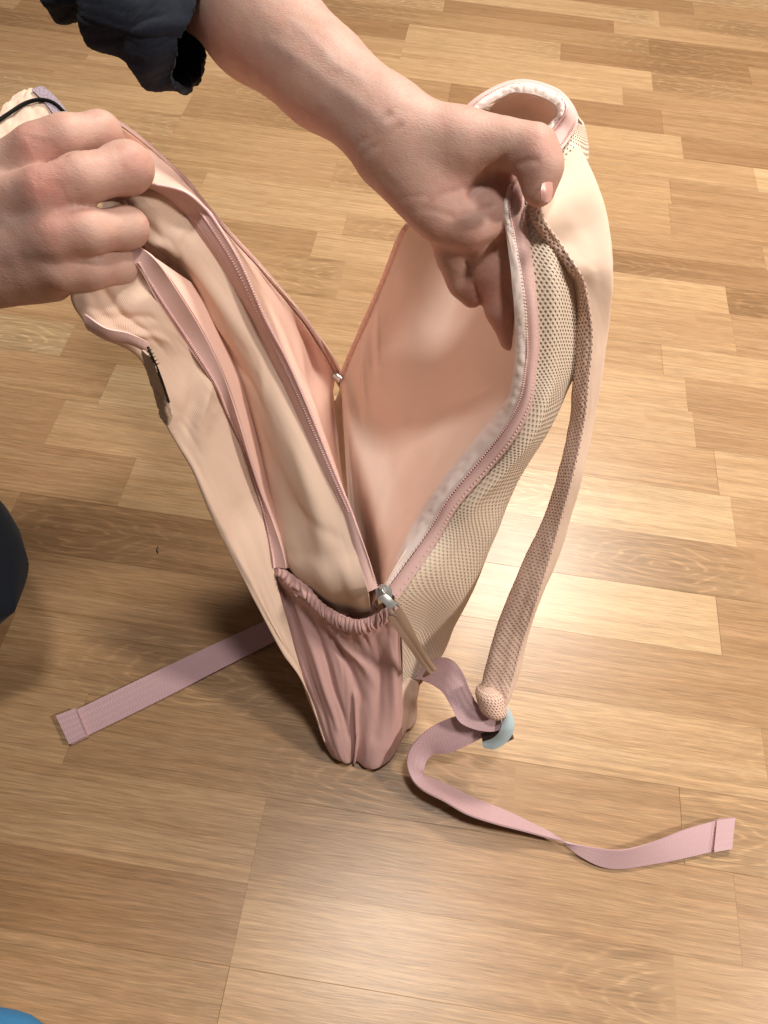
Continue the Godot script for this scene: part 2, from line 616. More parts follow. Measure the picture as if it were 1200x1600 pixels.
func build_floor():
	var slab := BoxMesh.new()
	slab.size = Vector3(6.0, 0.05, 6.0)
	var fl := obj("floor", slab, mat(Color(0.64, 0.51, 0.38), 0.5))
	fl.position = Vector3(-0.1, -0.034, -1.0)
	fl.set_meta("kind", "structure")
	fl.set_meta("label", "oak laminate floor of narrow strips in mixed honey tones")
	# row edges in strip widths away from the viewer; for some rows the joints and tones seen there
	var edge := [-2.85, -1.8, -0.75, 0.27, 1.27, 2.44, 3.55, 4.7, 5.87, 7.0, 8.13, 9.27, 10.4, 11.35, 12.33, 13.25, 14.6, 15.55, 16.4, 17.3, 18.6, 19.7, 20.8, 21.9, 23.2, 24.25, 25.4, 26.5, 27.6, 28.5, 29.6, 30.7, 31.8, 32.9, 34.0, 35.1, 36.2]
	var known := {
		1: [[-0.09], [2, 3]], 2: [[-0.09], [2, 3]], 3: [[-0.09, 0.42], [1, 3, 2]], 4: [[-0.09, 0.33], [3, 2, 2]], 5: [[-0.28, 0.287], [3, 2, 3]], 6: [[-0.02], [3, 4]],
		7: [[-0.10, 0.43], [2, 2, 3]], 8: [[-0.03, 0.342], [1, 5, 2]], 9: [[0.06, 0.46], [4, 2, 3]], 10: [[-0.435, 0.02, 0.373], [2, 4, 5, 3]], 11: [[-0.70, -0.396, 0.0, 0.36], [3, 3, 5, 3, 4]],
		12: [[-0.47, -0.06], [5, 3, 4]], 13: [[-0.62, -0.1, 0.333], [4, 3, 4, 2]], 14: [[-0.35, 0.305], [3, 3, 4]], 15: [[-0.52, 0.02], [4, 3, 3]], 16: [[-0.197, 0.407], [2, 4, 1]],
		17: [[-0.60, -0.16], [3, 4, 3]], 18: [[-0.393, 0.1], [3, 4, 2]], 19: [[-0.64, -0.2, 0.336], [2, 3, 3, 2]], 20: [[-0.478, 0.342], [4, 3, 2]], 21: [[-0.478, -0.05, 0.488], [4, 2, 3, 5]],
		22: [[-0.73, -0.2, 0.371], [3, 3, 4, 1]], 24: [[-0.3, 0.273], [3, 4, 2]], 25: [[-0.143, 0.33], [3, 4, 2]], 26: [[-0.5, -0.143], [3, 1, 4]], 27: [[-0.4, 0.331], [4, 2, 1]], 29: [[-0.2, 0.359], [2, 4, 2]]}
	var rng := RandomNumberGenerator.new()
	rng.seed = 4
	var w := 0.0611
	for r in edge.size() - 1:
		var z1: float = -edge[r] * w
		var z0: float = -edge[r + 1] * w
		var away: float = edge[r]
		var left := -0.72 - away * 0.022
		var right := 0.78 + away * 0.006
		var joints := []
		var tone := []
		if known.has(r):
			joints = known[r][0].duplicate()
			tone = known[r][1].duplicate()
		else:
			joints = [rng.randf_range(-0.4, 0.1)]
			tone = [rng.randi_range(1, 4), rng.randi_range(1, 4)]
		while joints[0] > left:
			joints.push_front(joints[0] - rng.randf_range(0.30, 0.44))
			tone.push_front(clampi(tone[0] + rng.randi_range(1, 3) * (1 if tone[0] < 3 else -1), 1, 4))
		while joints[joints.size() - 1] < right:
			joints.append(joints[joints.size() - 1] + rng.randf_range(0.30, 0.44))
			var last: int = tone[tone.size() - 1]
			tone.append(clampi(last + rng.randi_range(1, 3) * (1 if last < 3 else -1), 1, 4))
		for i in joints.size() - 1:
			var gap := 0.00006 if r == 2 or r == 5 or r % 3 == 2 else 0.00003
			var bevel := 0.0003 if r == 2 or r == 5 or r % 3 == 2 else 0.00008
			var t: int = tone[i + 1]
			var p := rng.randi_range(0, 4)
			if r == 8 and joints[i] < -0.3: p = 1
			var o := obj("plank", plank_mesh(joints[i] + gap, joints[i + 1] - gap, z0 + gap, z1 - gap, rng.randf() * 0.3, bevel), M.oak[t][p], fl)
			o.position = -fl.position


# ---------------------------------------------------------------- the backpack
func build_backpack():
	var bag := thing("backpack", "pale peach and pink backpack on the floor, its main zip pulled wide open", "backpack")

	# --- back half: edge of the opening, from the near zip end up, round the top and down the far side
	var piping := [Vector3(-0.0111, 0.2090, -0.2691), Vector3(0.0034, 0.2347, -0.3094), Vector3(0.0162, 0.2614, -0.3270), Vector3(0.0317, 0.2882, -0.3423), Vector3(0.0471, 0.3149, -0.3564), Vector3(0.0546, 0.3385, -0.3588), Vector3(0.0538, 0.3609, -0.3654), Vector3(0.0511, 0.3770, -0.3720), Vector3(0.0434, 0.4059, -0.3808), Vector3(0.0341, 0.4305, -0.3999), Vector3(0.0288, 0.4433, -0.4108), Vector3(0.0309, 0.4497, -0.4275), Vector3(0.0367, 0.4551, -0.4501), Vector3(0.0453, 0.4594, -0.4632), Vector3(0.0514, 0.4647, -0.4711), Vector3(0.0541, 0.4701, -0.4708), Vector3(0.0526, 0.4722, -0.4768), Vector3(0.0441, 0.4701, -0.4886), Vector3(0.0323, 0.4669, -0.4973), Vector3(0.0214, 0.4637, -0.4992), Vector3(0.0073, 0.4583, -0.4887), Vector3(-0.0028, 0.4476, -0.4783), Vector3(-0.0112, 0.4262, -0.4676), Vector3(-0.0231, 0.3888, -0.4715), Vector3(-0.0341, 0.3727, -0.4672), Vector3(-0.0458, 0.3192, -0.4848), Vector3(-0.0560, 0.2818, -0.4879), Vector3(-0.0668, 0.2443, -0.4868), Vector3(-0.0735, 0.2229, -0.4809), Vector3(-0.0783, 0.2068, -0.4692)]
	var coil := [Vector3(-0.0089, 0.2090, -0.2673), Vector3(0.0143, 0.2358, -0.3026), Vector3(0.0263, 0.2625, -0.3199), Vector3(0.0422, 0.2892, -0.3352), Vector3(0.0552, 0.3160, -0.3453), Vector3(0.0620, 0.3395, -0.3552), Vector3(0.0612, 0.3620, -0.3646), Vector3(0.0584, 0.3781, -0.3717), Vector3(0.0499, 0.4070, -0.3820), Vector3(0.0382, 0.4316, -0.4005), Vector3(0.0325, 0.4444, -0.4094), Vector3(0.0328, 0.4508, -0.4256), Vector3(0.0415, 0.4562, -0.4425), Vector3(0.0487, 0.4605, -0.4572), Vector3(0.0544, 0.4658, -0.4670), Vector3(0.0582, 0.4722, -0.4708), Vector3(0.0568, 0.4744, -0.4783), Vector3(0.0491, 0.4722, -0.4934), Vector3(0.0328, 0.4690, -0.5050), Vector3(0.0187, 0.4658, -0.5031), Vector3(0.0028, 0.4605, -0.4890), Vector3(-0.0072, 0.4497, -0.4780), Vector3(-0.0148, 0.4284, -0.4663), Vector3(-0.0268, 0.3909, -0.4706), Vector3(-0.0373, 0.3748, -0.4650), Vector3(-0.0487, 0.3214, -0.4831), Vector3(-0.0591, 0.2839, -0.4864), Vector3(-0.0701, 0.2465, -0.4855), Vector3(-0.0769, 0.2250, -0.4805), Vector3(-0.0822, 0.2090, -0.4711)]
	var tape := [Vector3(0.0009, 0.2068, -0.2614), Vector3(0.0232, 0.2336, -0.2992), Vector3(0.0345, 0.2604, -0.3165), Vector3(0.0507, 0.2871, -0.3309), Vector3(0.0634, 0.3139, -0.3400), Vector3(0.0703, 0.3374, -0.3529), Vector3(0.0683, 0.3599, -0.3670), Vector3(0.0662, 0.3759, -0.3744), Vector3(0.0574, 0.4048, -0.3861), Vector3(0.0464, 0.4305, -0.4050), Vector3(0.0411, 0.4433, -0.4128), Vector3(0.0409, 0.4476, -0.4225), Vector3(0.0492, 0.4540, -0.4342), Vector3(0.0558, 0.4583, -0.4444), Vector3(0.0631, 0.4626, -0.4597), Vector3(0.0664, 0.4679, -0.4704), Vector3(0.0626, 0.4701, -0.4848), Vector3(0.0524, 0.4679, -0.5056), Vector3(0.0345, 0.4647, -0.5172), Vector3(0.0180, 0.4615, -0.5145), Vector3(0.0009, 0.4562, -0.4998), Vector3(-0.0101, 0.4455, -0.4879), Vector3(-0.0187, 0.4241, -0.4753), Vector3(-0.0317, 0.3866, -0.4795), Vector3(-0.0419, 0.3706, -0.4737), Vector3(-0.0548, 0.3171, -0.4911), Vector3(-0.0651, 0.2796, -0.4941), Vector3(-0.0762, 0.2422, -0.4920), Vector3(-0.0832, 0.2208, -0.4868), Vector3(-0.0866, 0.2046, -0.4761)]

	# lining of the back half, sagging away from the viewer between its two edges
	var lrows := [
		[Vector3(-0.0328, 0.0330, -0.3094), Vector3(-0.0266, 0.0330, -0.3104), Vector3(-0.0142, 0.0330, -0.3125), Vector3(-0.0049, 0.0330, -0.3141), Vector3(0.0008, 0.0440, -0.2998)],
		[Vector3(-0.0570, 0.1320, -0.3875), Vector3(-0.0445, 0.1210, -0.3682), Vector3(-0.0305, 0.1265, -0.3534), Vector3(-0.0201, 0.1430, -0.3255), Vector3(-0.0077, 0.1430, -0.2779)],
		[piping[29], Vector3(-0.0609, 0.1815, -0.4238), Vector3(-0.0334, 0.1815, -0.3583), Vector3(-0.0162, 0.1870, -0.3131), piping[0]],
		[piping[28], Vector3(-0.0531, 0.1925, -0.4463), Vector3(-0.0233, 0.1925, -0.4003), Vector3(-0.0043, 0.2090, -0.3513), piping[1]],
		[piping[27], Vector3(-0.0449, 0.2197, -0.4619), Vector3(-0.0116, 0.2144, -0.4279), Vector3(0.0108, 0.2357, -0.3799), piping[2]],
		[piping[26], Vector3(-0.0368, 0.2497, -0.4808), Vector3(-0.0012, 0.2411, -0.4503), Vector3(0.0281, 0.2625, -0.4079), piping[4]],
		[piping[25], Vector3(-0.0251, 0.2893, -0.4872), Vector3(0.0095, 0.2732, -0.4809), Vector3(0.0422, 0.3160, -0.4075), piping[6]],
		[piping[24], Vector3(-0.0157, 0.3374, -0.4930), Vector3(0.0196, 0.3160, -0.5120), Vector3(0.0425, 0.3695, -0.4358), piping[8]],
		[piping[23], Vector3(-0.0026, 0.3642, -0.5147), Vector3(0.0328, 0.3481, -0.5457), Vector3(0.0440, 0.4016, -0.4781), piping[10]],
		[piping[22], Vector3(0.0053, 0.4016, -0.5320), Vector3(0.0401, 0.3855, -0.5624), Vector3(0.0509, 0.4176, -0.5158), piping[12]],
		[piping[20], Vector3(0.0167, 0.4423, -0.5144), Vector3(0.0395, 0.4337, -0.5356), Vector3(0.0524, 0.4444, -0.5095), piping[14]],
		[piping[20], piping[19], piping[18], piping[17], piping[16], piping[15]]]
	for k in lrows.size() - 1:
		if k > 1: lrows[k][4] = (lrows[k][4] as Vector3).lerp(coil[[0, 0, 0, 1, 2, 4, 6, 8, 10, 12, 14][k]], 0.45)
	var wr := noise(31, 1.0, 3)
	var lining := obj("back_lining", sheet(loft(lrows, 56, 110, func(u: float, v: float):
		var d := 0.0010 * wr.get_noise_2d(u * 3.5, v * 5.0)
		d += fold(u, v, Vector2(0.03, 0.38), Vector2(0.34, 0.24), 0.020, 0.0026)
		d += fold(u, v, Vector2(0.05, 0.42), Vector2(0.22, 0.36), 0.016, -0.0022)
		d += fold(u, v, Vector2(0.30, 0.46), Vector2(0.55, 0.30), 0.05, 0.0020)
		d += fold(u, v, Vector2(0.45, 0.20), Vector2(0.80, 0.40), 0.05, -0.0016)
		d += fold(u, v, Vector2(0.55, 0.90), Vector2(0.60, 0.80), 0.03, 0.0022)
		d += fold(u, v, Vector2(0.02, 0.36), Vector2(0.24, 0.30), 0.010, 0.0016)
		d += fold(u, v, Vector2(0.06, 0.46), Vector2(0.20, 0.40), 0.009, 0.0014)
		d += fold(u, v, Vector2(0.86, 0.52), Vector2(0.70, 0.46), 0.012, -0.0010)
		return d), 0.0008), M.lining, bag)
	lining.set_meta("label", "smooth salmon lining inside the back half")

	var pn := noise(41, 1.0, 2)
	obj("piping", band(slice(piping, 0, 22), slice(coil, 0, 22), 300, 0.0016, 0.0012, 6, func(s: float, t: float):
		return 0.0010 * sin(PI * s) * pn.get_noise_2d(t * 70.0, s * 1.5)), M.satin, bag)
	obj("piping", band(slice(piping, 22, 29), slice(coil, 22, 29), 120, 0.0016, 0.0012, 4, func(s: float, t: float): return 0.0005 * sin(PI * s) * sin(t * 200.0)), M.front_lining, bag)
	var lift := 0.0012
	var ctape := []
	for i in 23: ctape.append((coil[i] as Vector3).lerp(tape[i], 0.1))
	var zt := obj("zip_tape", band(ctape, slice(tape, 0, 22), 260, 0.0012, 0.0012, 6, func(s: float, t: float): return 0.0005 * sin(s * TAU)), M.pink_tape, bag)
	var proud := Vector3(-0.0002, 0.0007, 0.0009)
	obj("zip_coil", teeth(moved(slice(coil, 0, 22), proud), moved(slice(tape, 0, 22), proud), 340, Vector3(0.0006, 0.0012, 0.0009), 0.25), M.rose_coil, zt).set_meta("kind", "stuff")
	var row := mixed(ctape, slice(tape, 0, 22), 0.78)
	obj("stitching", teeth(moved(row, proud), moved(slice(tape, 0, 22), proud), 230, Vector3(0.0006, 0.0010, 0.0007), 0.0), M.thread, zt).set_meta("kind", "stuff")

	# outer face of the back half: a foam pad under open spacer mesh
	var orows := [
		[Vector3(0.0172, 0.0330, -0.2425), Vector3(0.0247, 0.0385, -0.2510), Vector3(0.0347, 0.0495, -0.2705), Vector3(0.0185, 0.0200, -0.3134), Vector3(-0.0362, 0.0200, -0.3326)],
		[Vector3(0.0149, 0.0660, -0.2558), Vector3(0.0274, 0.0638, -0.2699), Vector3(0.0492, 0.0682, -0.2959), Vector3(0.0219, 0.0500, -0.3708), Vector3(-0.0408, 0.0600, -0.3545)],
		[Vector3(0.0087, 0.1265, -0.2646), Vector3(0.0259, 0.1155, -0.2814), Vector3(0.0539, 0.0990, -0.3044), Vector3(0.0358, 0.0900, -0.3797), Vector3(-0.0564, 0.1200, -0.4032)],
		[tape[0], Vector3(0.0274, 0.1815, -0.2851), Vector3(0.0625, 0.1430, -0.3174), Vector3(0.0464, 0.1400, -0.3934), tape[29]],
		[tape[1], Vector3(0.0411, 0.2250, -0.3063), Vector3(0.0698, 0.1958, -0.3377), Vector3(0.0601, 0.1900, -0.4175), tape[28]],
		[tape[2], Vector3(0.0497, 0.2571, -0.3220), Vector3(0.0752, 0.2304, -0.3602), Vector3(0.0649, 0.2200, -0.4375), tape[27]],
		[tape[3], Vector3(0.0649, 0.2839, -0.3347), Vector3(0.0795, 0.2571, -0.3721), Vector3(0.0697, 0.2500, -0.4483), tape[26]],
		[tape[4], Vector3(0.0774, 0.3096, -0.3472), Vector3(0.0866, 0.2839, -0.3822), Vector3(0.0696, 0.2900, -0.4457), tape[25]],
		[tape[5], Vector3(0.0832, 0.3331, -0.3609), Vector3(0.0943, 0.3106, -0.4001), Vector3(0.0655, 0.3200, -0.4560), tape[24]],
		[tape[6], Vector3(0.0834, 0.3567, -0.3754), Vector3(0.0986, 0.3320, -0.4091), Vector3(0.0607, 0.3450, -0.4694), tape[24]],
		[tape[8], Vector3(0.0745, 0.4016, -0.3911), Vector3(0.0937, 0.3674, -0.4321), Vector3(0.0551, 0.3750, -0.4886), tape[23]],
		[tape[9], Vector3(0.0651, 0.4230, -0.4041), Vector3(0.0870, 0.3909, -0.4387), Vector3(0.0525, 0.3950, -0.5050), tape[22]],
		[tape[11], Vector3(0.0585, 0.4391, -0.4197), Vector3(0.0804, 0.4123, -0.4563), Vector3(0.0577, 0.4100, -0.5301), tape[21]],
		[tape[13], Vector3(0.0685, 0.4497, -0.4509), Vector3(0.0810, 0.4337, -0.4796), Vector3(0.0619, 0.4300, -0.5377), tape[20]],
		[tape[14], Vector3(0.0711, 0.4551, -0.4687), Vector3(0.0785, 0.4444, -0.4887), Vector3(0.0639, 0.4400, -0.5407), tape[19]],
		[tape[15], Vector3(0.0708, 0.4605, -0.4812), Vector3(0.0723, 0.4551, -0.4950), Vector3(0.0626, 0.4450, -0.5436), tape[18]]]
	var under := [orows[0][0], orows[1][0], orows[2][0]]
	for k in [0, 1, 2, 3, 4, 5, 6, 8, 9, 11, 13, 14, 15]: under.append((coil[k] as Vector3).lerp(tape[k], 0.55) + Vector3(0.0015, -0.003, -0.0025))
	var of := [0, 1, 1, 2, 3, 4, 4, 5, 5, 6, 7, 8, 9, 10, 10, 11]
	for i in orows.size():
		var r: Array = orows[i]
		var l: Array = lrows[of[i]]
		orows[i] = [under[i], r[1], r[2], (l[2] as Vector3) + Vector3(0.026, -0.012, -0.026), (l[1] as Vector3) + Vector3(0.010, -0.010, -0.022), l[0]]
	var fr_ := noise(33, 1.0, 2)
	var pad := loft(orows, 48, 130, func(u: float, v: float):
		return 0.0006 * fr_.get_noise_2d(u * 4.0, v * 7.0) + fold(u, v, Vector2(0.04, 0.30), Vector2(0.45, 0.24), 0.03, -0.0015) + fold(u, v, Vector2(0.05, 0.25), Vector2(0.30, 0.20), 0.02, 0.0012))
	obj("back_pad", sheet(pad, 0.0006), M.foam, bag)
	var up := grid_normals(pad)
	var facing := 0.0
	for j in pad.size(): facing += up[j][10].dot(Vector3(0.5, 0.5, 0.7))
	var lift_to := 0.0007 if facing > 0.0 else -0.0007
	var over := []
	for j in pad.size():
		var line := []
		for i in pad[0].size(): line.append(pad[j][i] + up[j][i] * lift_to)
		over.append(line)
	obj("mesh_cover", sheet(over, 0.0003), M.net, bag)

	# --- shoulder strap on the viewer's side: mesh face towards the bag, cloth face outwards
	var inner := [Vector3(0.0460, 0.4455, -0.4237), Vector3(0.0501, 0.4391, -0.4146), Vector3(0.0642, 0.4230, -0.4101), Vector3(0.0762, 0.4102, -0.4087), Vector3(0.0856, 0.3930, -0.4097), Vector3(0.0942, 0.3642, -0.3972), Vector3(0.1005, 0.3320, -0.3825), Vector3(0.1058, 0.3000, -0.3711), Vector3(0.1060, 0.2678, -0.3517), Vector3(0.1037, 0.2358, -0.3365), Vector3(0.0972, 0.2090, -0.3187), Vector3(0.0895, 0.1760, -0.2956), Vector3(0.0843, 0.1375, -0.2700), Vector3(0.0831, 0.1100, -0.2517), Vector3(0.0822, 0.0968, -0.2392), Vector3(0.0888, 0.0880, -0.2291)]
	var ridge := [Vector3(0.0492, 0.4519, -0.4244), Vector3(0.0520, 0.4455, -0.4027), Vector3(0.0659, 0.4294, -0.4032), Vector3(0.0793, 0.4187, -0.3954), Vector3(0.0882, 0.4048, -0.3961), Vector3(0.1006, 0.3748, -0.3889), Vector3(0.1069, 0.3427, -0.3767), Vector3(0.1123, 0.3117, -0.3661), Vector3(0.1129, 0.2785, -0.3433), Vector3(0.1126, 0.2465, -0.3276), Vector3(0.1113, 0.2186, -0.3097), Vector3(0.1084, 0.1859, -0.2869), Vector3(0.1063, 0.1474, -0.2699), Vector3(0.1052, 0.1177, -0.2494), Vector3(0.1027, 0.1034, -0.2351), Vector3(0.1006, 0.0913, -0.2254)]
	var outer := [Vector3(0.0695, 0.4594, -0.4589), Vector3(0.0826, 0.4487, -0.4422), Vector3(0.0939, 0.4337, -0.4287), Vector3(0.1019, 0.4166, -0.4122), Vector3(0.1070, 0.3995, -0.4052), Vector3(0.1142, 0.3674, -0.4071), Vector3(0.1189, 0.3374, -0.3952), Vector3(0.1221, 0.3032, -0.3776), Vector3(0.1224, 0.2711, -0.3517), Vector3(0.1222, 0.2390, -0.3365), Vector3(0.1200, 0.2111, -0.3191), Vector3(0.1143, 0.1782, -0.3016), Vector3(0.1121, 0.1397, -0.2848), Vector3(0.1112, 0.1100, -0.2592), Vector3(0.1074, 0.0968, -0.2433), Vector3(0.1035, 0.0880, -0.2327)]
	var sw := noise(35, 1.0, 2)
	var hid := []
	for i in inner.size(): hid.append(((inner[i] + outer[i]) * 0.5).lerp(ridge[i], -0.45) + Vector3(0.004, -0.006, -0.012))
	var face_in := []
	var face_out := []
	for i in inner.size():
		var bow: Vector3 = (ridge[i] - (inner[i] + outer[i]) * 0.5) * 0.35
		face_in.append([hid[i], inner[i], (inner[i] as Vector3).lerp(ridge[i], 0.5) + bow * 0.6, ridge[i]])
		face_out.append([ridge[i], (ridge[i] as Vector3).lerp(outer[i], 0.55) + bow * 0.5, outer[i], hid[i]])
	var st_in := loft(face_in, 20, 150, func(u: float, v: float): return 0.0007 * sw.get_noise_2d(u * 3.0, v * 20.0))
	var st := obj("shoulder_strap", sheet(loft(face_out, 22, 150, func(u: float, v: float): return 0.0004 * sw.get_noise_2d(u * 3.0 + 40.0, v * 14.0)), 0.001), M.beige_fine, bag)
	obj("strap_padding", sheet(st_in, 0.001), M.strap_foam, st)
	var nn := grid_normals(st_in)
	var lay := []
	for j in st_in.size():
		var line := []
		for i in st_in[0].size(): line.append(st_in[j][i] + nn[j][i] * (0.0008 if nn[j][10].dot(st_in[j][10] - hid[mini(int(j / 10.0), 15)]) > 0 else -0.0008))
		lay.append(line)
	obj("strap_mesh", sheet(lay, 0.0003), M.strap_net, st)
	obj("seam", tube(ridge, 0.0011, 200, 6), M.strap_net, st)
	# folded mesh lobe at the strap's lower end
	var lobe := []
	for k in 13:
		var t := k / 12.0
		var c := Vector3(0.0867, 0.1078, -0.2433).lerp(Vector3(0.0977, 0.0858, -0.2257), t)
		var r: float = 0.0122 * sqrt(maxf(0.02, 1.0 - pow(2.0 * t - 1.0, 4.0)))
		var line := []
		for i in 17:
			var a := TAU * (i % 16) / 16.0
			line.append(c + Vector3(cos(a) * r * 0.95, sin(a) * r * 0.55, sin(a) * r * 0.75))
		lobe.append(line)
	obj("strap_end", shell(lobe), M.strap_foam, st)
	var lobe2 := []
	for l in lobe:
		var c := Vector3.ZERO
		for i in 16: c += l[i]
		c /= 16.0
		var line := []
		for p in l: line.append(c + (p - c) * 1.1)
		lobe2.append(line)
	obj("strap_mesh", shell(lobe2), M.strap_net, st)

	# --- webbing, buckle and tails
	var wa := [Vector3(0.0271, 0.0550, -0.2596), Vector3(0.0348, 0.0660, -0.2554), Vector3(0.0507, 0.0800, -0.2431), Vector3(0.0607, 0.0830, -0.2286), Vector3(0.0687, 0.0800, -0.2184), Vector3(0.0817, 0.0760, -0.2156), Vector3(0.0959, 0.0740, -0.2162), Vector3(0.1052, 0.0740, -0.2194)]
	var wb := [Vector3(0.0367, 0.0600, -0.2755), Vector3(0.0467, 0.0760, -0.2756), Vector3(0.0558, 0.0920, -0.2686), Vector3(0.0655, 0.0940, -0.2586), Vector3(0.0733, 0.0900, -0.2461), Vector3(0.0815, 0.0860, -0.2355), Vector3(0.0928, 0.0830, -0.2315), Vector3(0.1041, 0.0830, -0.2288)]
	obj("webbing", band(wa, wb, 80, 0.0016, 0.0, 8), M.webbing, bag)
	var ta := [Vector3(0.1039, 0.0780, -0.2292), Vector3(0.0844, 0.0700, -0.2299), Vector3(0.0681, 0.0660, -0.2280), Vector3(0.0508, 0.0610, -0.2194), Vector3(0.0383, 0.0550, -0.2089), Vector3(0.0307, 0.0460, -0.1978), Vector3(0.0305, 0.0360, -0.1881), Vector3(0.0369, 0.0300, -0.1772), Vector3(0.0481, 0.0300, -0.1695), Vector3(0.0674, 0.0300, -0.1633), Vector3(0.0880, 0.0280, -0.1561), Vector3(0.1142, 0.0240, -0.1529), Vector3(0.1437, 0.0170, -0.1519), Vector3(0.1720, 0.0100, -0.1505), Vector3(0.1988, 0.0110, -0.1492), Vector3(0.2255, 0.0160, -0.1497), Vector3(0.2539, 0.0160, -0.1604), Vector3(0.2840, 0.0140, -0.1760), Vector3(0.3145, 0.0120, -0.1888), Vector3(0.3298, 0.0110, -0.1935)]
	var tb := [Vector3(0.1087, 0.0660, -0.2225), Vector3(0.0972, 0.0550, -0.2194), Vector3(0.0789, 0.0450, -0.2092), Vector3(0.0655, 0.0370, -0.2036), Vector3(0.0535, 0.0320, -0.2020), Vector3(0.0479, 0.0300, -0.1965), Vector3(0.0461, 0.0290, -0.1879), Vector3(0.0474, 0.0240, -0.1854), Vector3(0.0512, 0.0160, -0.1852), Vector3(0.0711, 0.0080, -0.1829), Vector3(0.0956, 0.0050, -0.1760), Vector3(0.1225, 0.0040, -0.1703), Vector3(0.1490, 0.0040, -0.1627), Vector3(0.1703, 0.0070, -0.1546), Vector3(0.1951, 0.0040, -0.1408), Vector3(0.2224, 0.0030, -0.1362), Vector3(0.2634, 0.0030, -0.1470), Vector3(0.2953, 0.0030, -0.1577), Vector3(0.3171, 0.0030, -0.1658), Vector3(0.3283, 0.0030, -0.1691)]
	var tail := obj("webbing_tail", band(ta, tb, 220, 0.0016, 0.0, 8), M.webbing, bag)
	var ha := [Vector3(0.3135, 0.0132, -0.1889), Vector3(0.3305, 0.0122, -0.1939)]
	var hb := [Vector3(0.3117, 0.0045, -0.1631), Vector3(0.3282, 0.0045, -0.1683)]
	obj("hem", band(ha, hb, 8, 0.0042, 0.0, 6), M.webbing, tail)
	obj("stitching", teeth([Vector3(0.3130, 0.0165, -0.1871), Vector3(0.3114, 0.0080, -0.1636)], [Vector3(0.3165, 0.0165, -0.1876), Vector3(0.3149, 0.0080, -0.1641)], 16, Vector3(0.0009, 0.0006, 0.0006), 0.3), M.thread, tail).set_meta("kind", "stuff")
	var la := [Vector3(-0.0978, 0.0040, -0.3410), Vector3(-0.1351, 0.0040, -0.3127), Vector3(-0.1768, 0.0030, -0.2821), Vector3(-0.2343, 0.0035, -0.2373), Vector3(-0.2837, 0.0030, -0.1986), Vector3(-0.2991, 0.0030, -0.1887)]
	var lb := [Vector3(-0.0857, 0.0040, -0.3210), Vector3(-0.1194, 0.0040, -0.2933), Vector3(-0.1585, 0.0030, -0.2619), Vector3(-0.2148, 0.0035, -0.2159), Vector3(-0.2657, 0.0030, -0.1764), Vector3(-0.2778, 0.0030, -0.1666)]
	var tail2 := obj("webbing_tail", band(la, lb, 120, 0.0018, 0.0006, 8), M.webbing, bag)
	obj("hem", band([Vector3(-0.2832, 0.0055, -0.1991), Vector3(-0.2993, 0.0050, -0.1892)], [Vector3(-0.2636, 0.0055, -0.1759), Vector3(-0.2774, 0.0050, -0.1655)], 8, 0.0045, 0.0005, 6), M.webbing, tail2)
	obj("stitching", teeth([Vector3(-0.2828, 0.0085, -0.1988), Vector3(-0.2638, 0.0085, -0.1756)], [Vector3(-0.2803, 0.0085, -0.2004), Vector3(-0.2614, 0.0085, -0.1772)], 18, Vector3(0.0009, 0.0006, 0.0005), 0.3), M.mauve, tail2).set_meta("kind", "stuff")

	var bk := obj("buckle", band([Vector3(0.1050, 0.0940, -0.2354), Vector3(0.1116, 0.0900, -0.2288), Vector3(0.1150, 0.0830, -0.2204), Vector3(0.1126, 0.0720, -0.2122), Vector3(0.1042, 0.0620, -0.2066), Vector3(0.0950, 0.0560, -0.2074)], [Vector3(0.1035, 0.0880, -0.2327), Vector3(0.1052, 0.0840, -0.2252), Vector3(0.1045, 0.0780, -0.2180), Vector3(0.1015, 0.0680, -0.2144), Vector3(0.0974, 0.0600, -0.2128), Vector3(0.0937, 0.0550, -0.2120)], 40, 0.0026, 0.0012, 8), M.grey_plastic, bag)
	obj("bar", tube([Vector3(0.1031, 0.0880, -0.2303), Vector3(0.0995, 0.0780, -0.2274), Vector3(0.0982, 0.0680, -0.2224)], 0.0022, 16, 8), M.dark_plastic, bk)
	obj("bar", tube([Vector3(0.1168, 0.0660, -0.2181), Vector3(0.1102, 0.0600, -0.2154), Vector3(0.1031, 0.0560, -0.2132)], 0.003, 16, 8), M.dark_plastic, bk)
	obj("bar", band([Vector3(0.0908, 0.0600, -0.2180), Vector3(0.0998, 0.0660, -0.2199), Vector3(0.1058, 0.0700, -0.2219)], [Vector3(0.0955, 0.0520, -0.2098), Vector3(0.1031, 0.0570, -0.2118), Vector3(0.1083, 0.0640, -0.2162)], 16, 0.0024, 0.0008, 6), M.dark_plastic, bk)

	# --- front half: edge of the opening, near side up to the fist, then the far side down
	var seam := [Vector3(-0.0223, 0.2090, -0.2623), Vector3(-0.0377, 0.2296, -0.2881), Vector3(-0.0486, 0.2477, -0.3050), Vector3(-0.0653, 0.2695, -0.3210), Vector3(-0.0816, 0.2913, -0.3372), Vector3(-0.0983, 0.3179, -0.3525), Vector3(-0.1112, 0.3397, -0.3620), Vector3(-0.1232, 0.3639, -0.3712), Vector3(-0.1389, 0.3965, -0.3755), Vector3(-0.1522, 0.4207, -0.3773), Vector3(-0.1612, 0.4292, -0.3830), Vector3(-0.1702, 0.4449, -0.3773), Vector3(-0.1855, 0.4510, -0.3747), Vector3(-0.1960, 0.4534, -0.3667)]
